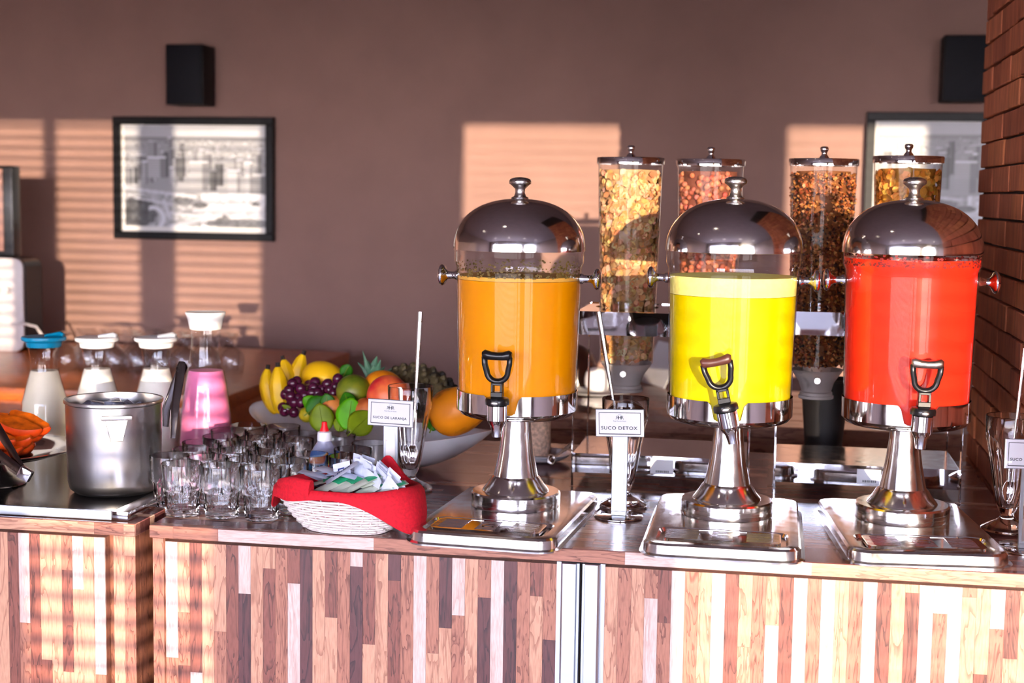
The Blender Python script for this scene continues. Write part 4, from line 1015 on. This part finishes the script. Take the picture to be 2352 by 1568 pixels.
# ------------------------------------------------------------------ basket with red napkin and sweetener packets
bc_ = on(800, 1213)
BA, BB, BH = .112, .076, .060
bk = thing('wicker_basket', 'small white woven basket lined with a red napkin', 'basket', (bc_.x, bc_.y, TOP+.0003), math.radians(-6))
def bout(k_, ph):                               # outline of the basket at height fraction k_
    s_ = .60+.40*k_**.75; e_ = 2.35
    c_, s2 = math.cos(ph), math.sin(ph)
    return (BA*s_*math.copysign(abs(c_)**(2/e_), c_), BB*s_*math.copysign(abs(s2)**(2/e_), s2))
M_wick = mat('white cane', C(226, 216, 210), .5, var=.05, nscale=120)
wv = MB(); rowsn = 12; nst = 34; npt = 136
for j in range(rowsn):
    k_ = (j+.5)/rowsn; pth = []
    for i in range(npt):
        ph = 2*PI*i/npt; x_, y_ = bout(k_, ph); L_ = math.hypot(x_, y_)
        w_ = .0019*math.cos(PI*nst*i/npt+PI*j)
        pth.append((x_*(1+w_/L_), y_*(1+w_/L_), .003+(BH-.006)*k_))
    wv.tube(pth, (.0021), 6, closed=True)
o = wv.build('woven_cane', M_wick, bk, angle=70); o['kind'] = 'stuff'
sk = MB()
for i in range(nst):
    ph = 2*PI*(i+.0)/nst; sk.tube([(*bout(q, ph), .002+(BH-.004)*q) for q in (0, .33, .66, 1)], .0014, 6)
o = sk.build('stakes', M_wick, bk); o['kind'] = 'stuff'
wv = MB().rings([[(*bout(0, 2*PI*i/48), .0005) for i in range(48)], [(*bout(0, 2*PI*i/48), .004) for i in range(48)]]); wv.build('base', M_wick, bk)
M_red = mat('red cotton', C(206, 8, 34), .85, var=.08, nscale=220, bump=.15)
def ang(a2_, c_, w_): d = (a2_-c_+PI) % (2*PI)-PI; return math.exp(-(d/w_)**2)
def napf(u, v):
    ph = 2*PI*u; wob = .003*math.sin(9*ph)+.002*math.sin(17*ph+1)
    right = ang(ph, math.radians(-20), .55); left = ang(ph, math.radians(186), .32); backp = ang(ph, math.radians(70), .24)
    hang = .010+.052*right+.030*left+.004*math.sin(5*ph)
    peak = .040*backp
    if v < .35:                                 # inside
        q = v/.35; x_, y_ = bout(.25+.75*q, ph); s_ = .90; return (x_*s_, y_*s_, .014+(BH-.010)*q+peak*q*q+(.004*q))
    if v < .55:                                 # over the rim
        q = (v-.35)/.2; x_, y_ = bout(1, ph); s_ = .90+.17*q+.05*right*q; s_ -= .10*backp*q
        return (x_*s_, y_*s_, BH+.006+.007*math.sin(PI*q)+peak*(1-.25*q)+.006*right*math.sin(PI*q))
    q = (v-.55)/.45; x_, y_ = bout(1, ph); s_ = 1.07+.05*right+.08*right*math.sin(PI*.6*q)+.05*left*q+wob*2*q-.10*backp
    if backp > .35: return (x_*s_, y_*s_, BH+.006+peak*.75*(1-.5*q)-.012*q)
    return (x_*s_, y_*s_, max(.0025, BH+.006+peak*.75-hang*q))
nb = MB().grid(napf, 120, 26, wrapu=True)
nap = tag(nb.build('napkin', M_red, None, angle=80), 'red cotton napkin draped inside the white basket', 'napkin'); nap.location = bk.location; nap.rotation_euler = bk.rotation_euler
s_ = nap.modifiers.new('thickness', 'SOLIDIFY'); s_.thickness = .0022; s_.offset = 1
fd = MB(); pth = []
for i in range(15):                             # folded edge lying over the front left rim
    q = i/14; ph = math.radians(205+52*q); x_, y_ = bout(1, ph); pth.append((x_*.99, y_*.99, BH+.0125+.002*math.sin(PI*q)))
fd.tube(pth, [(.006+.010*min(1, i/9), .004+.004*i/14) for i in range(15)], 14, flat=(0, 0, 1)); fd.build('fold', M_red, nap, angle=70)
# packets
def pillow(w_, h2, th):
    m = MB(); n1, n2 = 7, 9
    f_ = lambda sgn: (lambda u, v: (w_*(u-.5), sgn*th*(math.sin(PI*u)*math.sin(PI*v))**.6, h2*v))
    m.grid(f_(-1), n1, n2); m.grid(lambda u, v: f_(1)(1-u, v), n1, n2); return m.mesh('packet', angle=80)
pkm = [pillow(.030, .058, .0020), pillow(.032, .056, .0026), pillow(.029, .060, .0016)]
M_pk = mat('white sachet paper', C(216, 222, 240), .55, var=.03, nscale=60)
for m_ in pkm: m_.materials.append(M_pk)
M_navy = mat('navy print', C(20, 44, 120), .5, var=0); M_blu = mat('pale blue print', C(110, 156, 214), .5, var=0); M_grn = mat('green print', C(34, 178, 120), .5, var=.03); M_crm = mat('cream sachet paper', C(226, 232, 214), .55, var=.03)
Bm = Matrix.Translation(bk.location) @ Matrix.Rotation(bk.rotation_euler.z, 4, 'Z')
def packet(mesh, x_, y_, z_, rx, ry, rz, label, group, pm=None):
    o = put('sachet', mesh, None, None); o.matrix_world = Bm @ Matrix.Translation((x_, y_, z_)) @ Matrix.Rotation(rz, 4, 'Z') @ Matrix.Rotation(ry, 4, 'Y') @ Matrix.Rotation(rx, 4, 'X')
    tag(o, label, 'sachet', group); return o
rs = random.Random(12)
LW = 'white sachet standing in the %s fan of the basket, %s from the left'
for i in range(15):                             # standing fan on the right
    q = i/14; x_ = .000+.060*q; y_ = .026-.036*q+rs.uniform(-.006, .006)
    packet(rs.choice(pkm), x_, y_, .054-.008*q, rs.uniform(-.25, .05), .05+.42*q+rs.uniform(-.08, .08), math.radians(-34+rs.uniform(-12, 12)), LW % ('back', ORD[i]), 'standing white sachets')
for i in range(9):
    q = i/8; packet(rs.choice(pkm),   .012+.054*q, .004-.030*q+rs.uniform(-.005, .005), .044-.004*q, rs.uniform(-.4, 0), .15+.45*q+rs.uniform(-.1, .1), math.radians(-32+rs.uniform(-14, 14)), LW % ('front', ORD[i]), 'standing white sachets')
o = packet(pkm[1], -.006, -.002, .050, -.30, -.30, math.radians(-8), 'white sachet with navy lettering leaning in the middle of the basket', 'lettered sachets')
T_ = text_mesh('Linea', .0165, .0003); T_.transform(Matrix.Translation((.0, -.0031, .030)) @ Matrix.Rotation(PI/2, 4, 'X') @ Matrix.Rotation(math.radians(-90), 4, 'Z')); T_.materials.clear(); put('lettering', T_, M_navy, o)
for i in range(14):                             # lying heap on the left
    packet(rs.choice(pkm), rs.uniform(-.050, -.008), rs.uniform(-.008, .040), .060+.0022*i, rs.uniform(-1.75, -1.35), 0, rs.uniform(-1.9, -1.2) if i % 3 else rs.uniform(.9, 1.9), 'white sweetener sachet lying in the left half of the basket', 'lying white sachets')
o = packet(pkm[0], -.030, -.020, .074, -1.0, 0, math.radians(-62), 'white sachet with navy lettering lying flat near the front of the basket', 'lettered sachets')
T_ = text_mesh('Linea', .0155, .0003); T_.transform(Matrix.Translation((.0, -.0026, .030)) @ Matrix.Rotation(PI/2, 4, 'X') @ Matrix.Rotation(math.radians(90), 4, 'Z')); T_.materials.clear(); put('lettering', T_, M_navy, o)
gm = pillow(.030, .056, .0018); gm.materials.append(M_crm)
for i, (x_, y_, z_, rz) in enumerate(((-.072, -.004, .064, 50), (-.010, -.046, .068, 80), (.018, -.044, .073, 68), (.042, -.050, .068, 95), (.006, -.054, .066, 84), (.060, -.046, .066, 62), (.030, -.034, .075, 76), (-.030, -.050, .066, 88))):
    o = packet(gm, x_, y_, z_, -1.35+.06*(i % 3), 0, math.radians(rz-120), 'cream and green sachet along the basket front, %s from the left' % ORD[[0, 2, 4, 6, 3, 7, 5, 1][i]], 'green sachets')
    MB().grid(lambda u, v: (.030*(u-.5)*.96, -.0022-.0018*(math.sin(PI*u)*math.sin(PI*(.5+.42*v)))**.6, .030+.022*v), 6, 5).build('green_panel', M_grn, o)

# ------------------------------------------------------------------ fruit bowl
Lt, Rt_ = pt(597, 921, 3.08), pt(1118, 991, 2.74)
bcen = (Lt+Rt_)/2; blen = math.hypot(Rt_.x-Lt.x, Rt_.y-Lt.y); bang = math.atan2(Rt_.y-Lt.y, Rt_.x-Lt.x)
BZ = TOP+.0005; hL = Lt.z-TOP; hR = Rt_.z-TOP; hm_ = .070
bowl = thing('fruit_bowl', 'long white boat shaped bowl heaped with fruit', 'bowl', (bcen.x, bcen.y, BZ), bang)
def bowlring(k_, off):
    s_ = .26+.74*k_**.62; out = []
    for i in range(72):
        ph = 2*PI*i/72; c_, s2 = math.cos(ph), math.sin(ph)
        x_ = (blen/2-off)*s_*math.copysign(abs(c_)**.92, c_); y_ = (.138-off)*s_*math.copysign(abs(s2)**1.05, s2)
        e_ = c_*c_; top_ = hm_+((hR if c_ > 0 else hL)-hm_)*e_*e_
        out.append((x_, y_, off*1.2*(1-k_)+top_*k_**1.35))
    return out
ks = [i/14 for i in range(15)]
MB().rings([bowlring(q, 0) for q in ks]+[bowlring(q, .005) for q in reversed(ks)]).build('shell', M_white, bowl, angle=50)
def floc(px, py, d): return pt(px, py, d)
M_ban = mat('banana yellow', C(252, 196, 8), .45, var=.07, nscale=18); M_bant = mat('banana tip', C(44, 30, 24), .8)
bp = floc(640, 925, 3.02)
bb = thing('banana_bunch', 'bunch of ripe yellow bananas at the left end of the bowl', 'bananas', bp)
for (a2, m2, e2, d_, r_) in (((640, 948), (606, 900), (615, 845), 3.03, .0165), ((650, 950), (640, 900), (638, 840), 2.99, .0185), ((668, 930), (664, 868), (650, 824), 3.06, .0165), ((672, 915), (680, 858), (697, 812), 3.07, .0165)):
    A_, M_, E_ = floc(*a2, d_), floc(*m2, d_), floc(*e2, d_); pth = []
    for i in range(13):
        q = i/12; pth.append(tuple(A_*(1-q)**2+M_*2*q*(1-q)+E_*q*q-bp))
    rad_ = [r_*1.22*float(np.interp(i/12, [0, .12, .3, .65, .85, 1], [.55, .85, 1, .98, .68, .26])) for i in range(13)]
    bn = MB().tube(pth, rad_, 7).build('banana', M_ban, bb, angle=30)
    sb_ = bn.modifiers.new('round', 'SUBSURF'); sb_.levels = 1; sb_.render_levels = 1
    v_ = (Vector(pth[-1])-Vector(pth[-2])).normalized(); MB().tube([Vector(pth[-1])-v_*.002, Vector(pth[-1])+v_*.007], [r_*.30, r_*.26], 8).build('tip', M_bant, bn)
def fruit(name, label, cat, px, py, d, rx, ry, rz, m, rot=(0, 0, 0), tipq=0):
    c = floc(px, py, d); k_ = MB().sphere((0, 0, 0), 1, 32, 20, (rx, ry, rz))
    if tipq: k_.v = [(x_*(1+tipq*(x_/rx)*.3 if x_ else 1), y_*(1-tipq*.35*(x_/rx)), z_*(1-tipq*.35*(x_/rx))) for x_, y_, z_ in k_.v]
    o = k_.build(name, m, None, angle=80); o.location = c; o.rotation_euler = rot
    return tag(o, label, cat)
def two_tone(name, c1, c2, scale=3, lo=.4, hi=.6, rough=.4, bump=0):
    m, t_, b_ = newmat(name); tcn = t_.nodes.new('ShaderNodeTexCoord'); nz = t_.nodes.new('ShaderNodeTexNoise'); nz.inputs['Scale'].default_value = scale; nz.inputs['Detail'].default_value = 4
    r = t_.nodes.new('ShaderNodeValToRGB'); r.color_ramp.elements[0].position = lo; r.color_ramp.elements[1].position = hi; r.color_ramp.elements[0].color = c1; r.color_ramp.elements[1].color = c2
    t_.links.new(tcn.outputs['Object'], nz.inputs['Vector']); t_.links.new(nz.outputs['Fac'], r.inputs[0]); t_.links.new(r.outputs[0], b_.inputs['Base Color']); b_.inputs['Roughness'].default_value = rough
    return m
fruit('melon', 'smooth yellow oval melon beside the bananas', 'melon', 743, 868, 2.99, .050, .036, .034, mat('melon yellow', C(250, 192, 14), .4, var=.04, nscale=10), (0, .15, bang))
fruit('mango', 'green mango in front of the yellow melon', 'mango', 813, 900, 2.86, .035, .033, .034, two_tone('green mango', C(86, 104, 16), C(124, 128, 24), 22), (0, .4, 0))
fruit('mango', 'orange mango behind the red mango', 'mango', 882, 893, 2.88, .042, .036, .036, two_tone('orange mango', C(236, 130, 10), C(250, 170, 24), 18), (0, .3, 0))
fruit('mango', 'red blushed mango behind the tall glass', 'mango', 893, 914, 2.79, .042, .036, .044, two_tone('red mango', C(210, 30, 44), C(246, 120, 60), 16), (0, -.5, 0))
fruit('peach', 'small orange peach among the green leaves', 'peach', 762, 938, 2.86, .027, .026, .026, two_tone('peach', C(196, 92, 40), C(226, 140, 66), 30))
fruit('peach', 'brownish orange peach behind the bright round leaf', 'peach', 842, 944, 2.79, .027, .026, .026, two_tone('peach dark', C(168, 80, 34), C(206, 116, 56), 30))
fruit('lime', 'small yellow green lime low in the bowl', 'lime', 705, 952, 2.89, .016, .015, .015, two_tone('lime', C(150, 150, 10), C(190, 170, 30), 40))
fruit('papaya', 'large ripe orange papaya with brown blotches at the right end', 'papaya', 1052, 942, 2.72, .062, .050, .044, two_tone('ripe papaya', C(120, 52, 12), C(246, 146, 16), 14, .34, .47, .45), (0, -.35, bang+.2), .5)
# grapes
M_grape = mat('dark grape', C(74, 12, 44), .22, var=.2, nscale=40, coat=.2)
gpm = MB().sphere((0, 0, 0), .0108, 16, 10, (1, 1, 1.1)).mesh('berry', angle=80); gpm.materials.append(M_grape)
def grapes(label, pts_):
    c = floc(pts_[0][0], pts_[0][1], pts_[0][2]); t_ = thing('grape_bunch', label, 'grapes', c, 0, 'bunches of dark grapes')
    for x_, y_, d_ in pts_: put('berry', gpm, None, t_, floc(x_, y_, d_)-c, (random.random(), random.random(), 0))
    sp = [floc(x_, y_, d_+.008)-c for x_, y_, d_ in pts_]; mbs = MB()
    for q in sp[1:]: mbs.tube([sp[0], (sp[0]+q)/2+Vector((0, 0, .002)), q], .0011, 5)
    mbs.build('stalk', mat('grape stalk', C(120, 84, 50), .8), t_)
grapes('bunch of dark red grapes right of the bananas', [(690, 892, 2.93), (672, 881, 2.93), (664, 896, 2.92), (681, 876, 2.94), (667, 911, 2.91), (684, 915, 2.92), (699, 908, 2.92), (656, 905, 2.93), (706, 922, 2.91), (720, 890, 2.93), (723, 878, 2.94), (716, 903, 2.92), (729, 902, 2.92), (738, 894, 2.93), (692, 924, 2.91), (675, 924, 2.91), (700, 893, 2.95), (710, 884, 2.96), (735, 912, 2.91)])
grapes('few dark grapes between the yellow melon and green mango', [(770, 888, 2.91), (776, 870, 2.91), (757, 896, 2.91), (766, 903, 2.90), (752, 882, 2.93), (779, 898, 2.90)])
grapes('few dark grapes at the bowl rim under the bananas', [(662, 940, 2.92), (650, 936, 2.93), (675, 947, 2.91), (654, 944, 2.92), (668, 930, 2.94)])
# pineapple
M_pine = two_tone('pineapple skin', C(30, 26, 20), C(110, 96, 60), 30, .42, .6, .7)
A_, B_ = floc(905, 872, 2.98), floc(1032, 912, 2.86); ax = (B_-A_); Lp = ax.length; ax.normalize(); u_ = ax.orthogonal().normalized(); v_ = ax.cross(u_)
pn = thing('pineapple', 'whole pineapple lying behind the mangoes with its crown to the left', 'pineapple', A_)
MB().rings([[ax*(Lp*q)+ (u_*math.cos(2*PI*k_/24)+v_*math.sin(2*PI*k_/24))*(.043*math.sin(PI*(.06+.88*q))**.45) for k_ in range(24)] for q in [i/12 for i in range(13)]]).build('fruit_body', M_pine, pn, angle=60)
ey = MB()
for i in range(11):
    for k_ in range(11):
        q = (i+.5)/11; a2_ = 2*PI*(k_+.5*(i % 2))/11; r_ = .043*math.sin(PI*(.06+.88*q))**.45
        c = ax*(Lp*q)+(u_*math.cos(a2_)+v_*math.sin(a2_))*r_; ey.sphere(c, .0068, 7, 5)
o = ey.build('eyes', M_pine, pn, angle=30); o['kind'] = 'stuff'
M_pl = mat('pineapple leaf', C(84, 128, 96), .45, var=.15, nscale=60)
rs = random.Random(3); base = A_
for (ex, ey_, w_) in ((833, 805, .0055), (866, 818, .012), (884, 842, .009), (900, 846, .006), (845, 828, .012), (858, 838, .014), (822, 832, .007), (874, 826, .008)):
    E_ = floc(ex, ey_, 2.97+rs.uniform(-.03, .03)); b0 = floc(856+rs.uniform(-8, 8), 878, 2.97); m0 = (b0+E_)/2+Vector((rs.uniform(-.006, .006), -.006, .004)); pth = []
    for i in range(8):
        q = i/7; pth.append(b0*(1-q)**2+m0*2*q*(1-q)+E_*q*q-A_)
    MB().tube(pth, [(w_*float(np.interp(i/7, [0, .4, 1], [.8, 1, .06])), .0012) for i in range(8)], 8, flat=(1, .3, 0)).build('crown_leaf', M_pl, pn, angle=60)
# loose leaves
M_lf = [mat('bright leaf', C(84, 160, 6), .4, var=.1, nscale=30, spec=.2), mat('deep leaf', C(40, 104, 4), .4, var=.12, nscale=30, spec=.2), mat('olive leaf', C(108, 128, 10), .45, var=.12, nscale=30, spec=.2)]
def leaf(px, py, d, r_, mi, ang_, lean, label, asp=.9):
    c = floc(px, py, d); n1, n2 = 9, 13
    def f_(u, v):
        w_ = math.sin(PI*min(1, max(0, v*.93+.05)))**.7*asp; x_ = r_*(2*u-1)*w_; z_ = r_*(2*v-1); return (x_, .18*r_*((2*u-1)**2)*w_-.12*r_*(v-.5)**2+.02*r_*abs(2*u-1), z_)
    t_ = thing('loose_leaf', label, 'leaf', c, 0, 'green leaves tucked among the fruit'); t_.rotation_euler = (lean, ang_, .15)
    o = MB().grid(f_, n1, n2).build('blade', M_lf[mi], t_, angle=80)
    s2 = o.modifiers.new('thickness', 'SOLIDIFY'); s2.thickness = .0006
    MB().tube([(0, -.001, -r_*1.35), (0, -.001, -r_*.5), (0, -.0008, r_*.8)], [.0014, .0010, .0004], 6).build('midrib', M_lf[2], t_)
leaf(803, 950, 2.77, .030, 0, .1, -.25, 'bright round green leaf in the middle of the bowl')
leaf(798, 922, 2.81, .020, 1, -.4, -.5, 'dark green leaf above the bright round leaf')
leaf(728, 932, 2.86, .023, 1, .9, -.2, 'dark leaf just right of the grapes')
leaf(738, 960, 2.82, .028, 2, -.2, -.2, 'olive leaf at the front rim below the peach')
leaf(795, 852, 2.93, .015, 1, .5, .1, 'small dark leaf above the green mango')
leaf(752, 925, 2.84, .018, 1, -.15, -.1, 'dark leaf against the small peach')
leaf(830, 970, 2.75, .028, 2, .8, -.5, 'olive leaf under the orange juice sign')
leaf(712, 925, 2.88, .017, 0, -1.0, -.2, 'light leaf beside the grapes')
leaf(998, 968, 2.72, .017, 1, .4, -.3, 'dark leaf beside the large papaya')
leaf(783, 972, 2.79, .016, 2, .2, -.3, 'small olive leaf at the front rim')
leaf(665, 940, 2.91, .017, 2, -1.0, .2, 'narrow leaf pointing right below the grapes', .35)

# ------------------------------------------------------------------ granola jar on saucers behind the orange dispenser
p = on(1238, 1058)
M_gran = mat('pale oat granola', C(214, 176, 150), .8, var=.18, nscale=160, bump=.6)
sm_ = MB().lathe([(.03, 0), (.034, .0006), (.052, .006), (.060, .0115), (.061, .0125), (.059, .0128), (.050, .0078), (.033, .0028), (.001, .0026)], 48).mesh('saucer', angle=50); sm_.materials.append(M_white)
for i, l_ in enumerate(('white saucer at the bottom of the pair under the oat jar', 'white saucer on top of the pair under the oat jar')):
    tag(put('saucer', sm_, None, None, (p.x+.004*i, p.y, TOP+.0005+.0050*i)), l_, 'saucer', 'stacked saucers')
jz = TOP+.0095
jh = zat((p.x, p.y, TOP), 940)-jz
t = thing('oat_jar', 'straight glass jar of pale oat granola behind the orange dispenser', 'jar', (p.x-.002, p.y, jz))
MB().lathe([(.022, 0), (.0255, .001), (.0265, .004), (.0265, jh)], 36, cap1=False).build('glass', M_thing, t)
MB().lathe([(.02, .003), (.0245, .0045), (.0245, jh*.93), (.002, jh*.95)], 36).build('oats', M_gran, t)
q0, q1 = on(1262, 1058, TOP+.020), on(1312, 1030, TOP+.026)
spoon('steel spoon resting on the saucers by the oat jar', (q0.x, q0.y-.02, TOP+.0215), (q1.x, q1.y, TOP+.034), 1)
# black bin behind the right stand
p = on(1890, 1040); hb = zat((p.x, p.y, TOP), 868)-TOP
t = thing('waste_bin', 'matte black tapered bin behind the granola tube', 'bin', (p.x, p.y, TOP+.0003))
MB().lathe([(.036, 0), (.037, .001), (.050, hb-.006), (.0515, hb-.005), (.0515, hb), (.0495, hb), (.0365, .004), (.001, .004)], 44).build('body', M_blackm, t, angle=35)

# ------------------------------------------------------------------ things on the plank table
M_brn = mat('dark brown lacquer', C(70, 36, 22), .3, var=.1, coat=.3)
p = on(1372, 908)

t = thing('sugar_pot', 'white rounded pot on the plank table right of the orange dispenser', 'pot', (p.x, p.y, TOP+.0125))
rw = 31/F*proj(p)[2]
MB().lathe([(rw*.62, 0), (rw*.75, .003), (rw*.98, rw*.5), (rw, rw*.9), (rw*.92, rw*1.3), (rw*.85, rw*1.42)], 40).build('body', M_white, t, angle=50)
MB().lathe([(rw*.86, rw*1.43), (rw*.75, rw*1.58), (rw*.4, rw*1.72), (.001, rw*1.75)], 40).build('lid', M_white, t, angle=50)
pm_ = MB().lathe([(.04, 0), (.045, .001), (.075, .007), (.085, .011), (.084, .012), (.07, .008), (.001, .003)], 48).mesh('plate', angle=50); pm_.materials.append(M_white)
tag(put('plate', pm_, None, None, (p.x+.004, p.y, TOP+.0003)), 'white plate under the rounded white pot', 'plate')
p2 = on(1392, 935); tag(put('plate', pm_, None, None, (p2.x, p2.y, TOP+.0003)), 'white plate at the front edge of the plank table', 'plate')
p = on(1362, 872); p.y = max(p.y, 3.78); 
t = thing('bread_cloche', 'dark brown domed bread cover on the plank table', 'cover', (p.x-.03, 4.035, TOP+.0003))
MB().lathe([(.075, 0), (.077, .003), (.075, .006)]+[(.072*math.cos(q), .006+.115*math.sin(q)) for q in np.linspace(0, PI/2-.02, 14)], 48).build('dome', M_brn, t, angle=40)
MB().sphere((0, 0, .126), .009, 16, 10).build('knob', M_chrome, t)
p = on(1512, 884); w_ = .085
t = thing('tent_card', 'white and blue folded tent card on the plank table', 'card', (p.x+.03, p.y+.03, TOP+.0005), math.radians(-62))
hT = .115
MB().rings([[(-w_, -.055, 0), (w_, -.055, 0), (w_, -.053, 0), (-w_, -.053, 0)], [(-w_, -.001, hT), (w_, -.001, hT), (w_, .001, hT), (-w_, .001, hT)]]).build('card_panel', M_paper, t)
MB().rings([[(-w_, .053, 0), (w_, .053, 0), (w_, .055, 0), (-w_, .055, 0)], [(-w_, .0012, hT), (w_, .0012, hT), (w_, .0032, hT), (-w_, .0032, hT)]]).build('card_panel', mat('blue card', C(84, 98, 140), .6), t)

# ------------------------------------------------------------------ inverted goblets on the sideboard
gp_ = [(.030, 0), (.0312, .0005), (.0345, .022), (.0355, .036), (.0330, .052), (.024, .066), (.012, .074), (.0055, .080), (.0048, .090), (.0055, .100), (.012, .1045), (.028, .1075), (.0305, .109), (.0300, .1102), (.012, .1085), (.001, .108)]
gm2 = MB().lathe(gp_, 32, cap0=False).mesh('goblet', angle=60); gm2.materials.append(thin('goblet glass', (.90, .91, .93, 1), 1.5, .02, 2.0))
q0 = on(155, 850); q1 = on(300, 846)
rs = random.Random(8); names = []
for j in range(3):
    for i in range(7 if j else 6):
        x_ = q0.x-.005+i*.0745+(.037 if j % 2 else 0); y_ = q0.y+.066*j
        if x_ > SBX-.06: continue
        o = put('goblet', gm2, None, None, (x_, y_, TOP+.0004), (0, 0, rs.random()))
        tag(o, 'inverted clear goblet, %s from the left in the %s row on the sideboard' % (ORD[i], ['front', 'middle', 'back'][j]), 'goblet', 'inverted goblets on the sideboard')

# ------------------------------------------------------------------ ceiling downlights of the room
M_lampm, t_, b_ = newmat('downlight lens'); b_.inputs['Emission Color'].default_value = (1, .86, .7, 1); b_.inputs['Emission Strength'].default_value = 12; M_lampm.cycles.emission_sampling = 'NONE'
for i, (x_, y_) in enumerate(((-2.4, -.6), (-.9, -.6), (.6, -.6), (2.0, -.6), (-2.4, 1.4), (-.9, 1.4))):
    t = thing('ceiling_downlight', 'round recessed ceiling downlight, %s from the left in the row %s' % (ORD[i % 4], 'near the windows' if i < 4 else 'over the room'), 'downlight', (x_, y_, ZC-.0205), 0, 'ceiling downlights')
    MB().lathe([(.046, 0), (.06, 0), (.06, .02), (.046, .02)], 28, close=True).build('ring', M_alu, t)
    MB().lathe([(.001, .008), (.045, .008)], 28, cap0=False, cap1=False).build('lens', M_lampm, t)
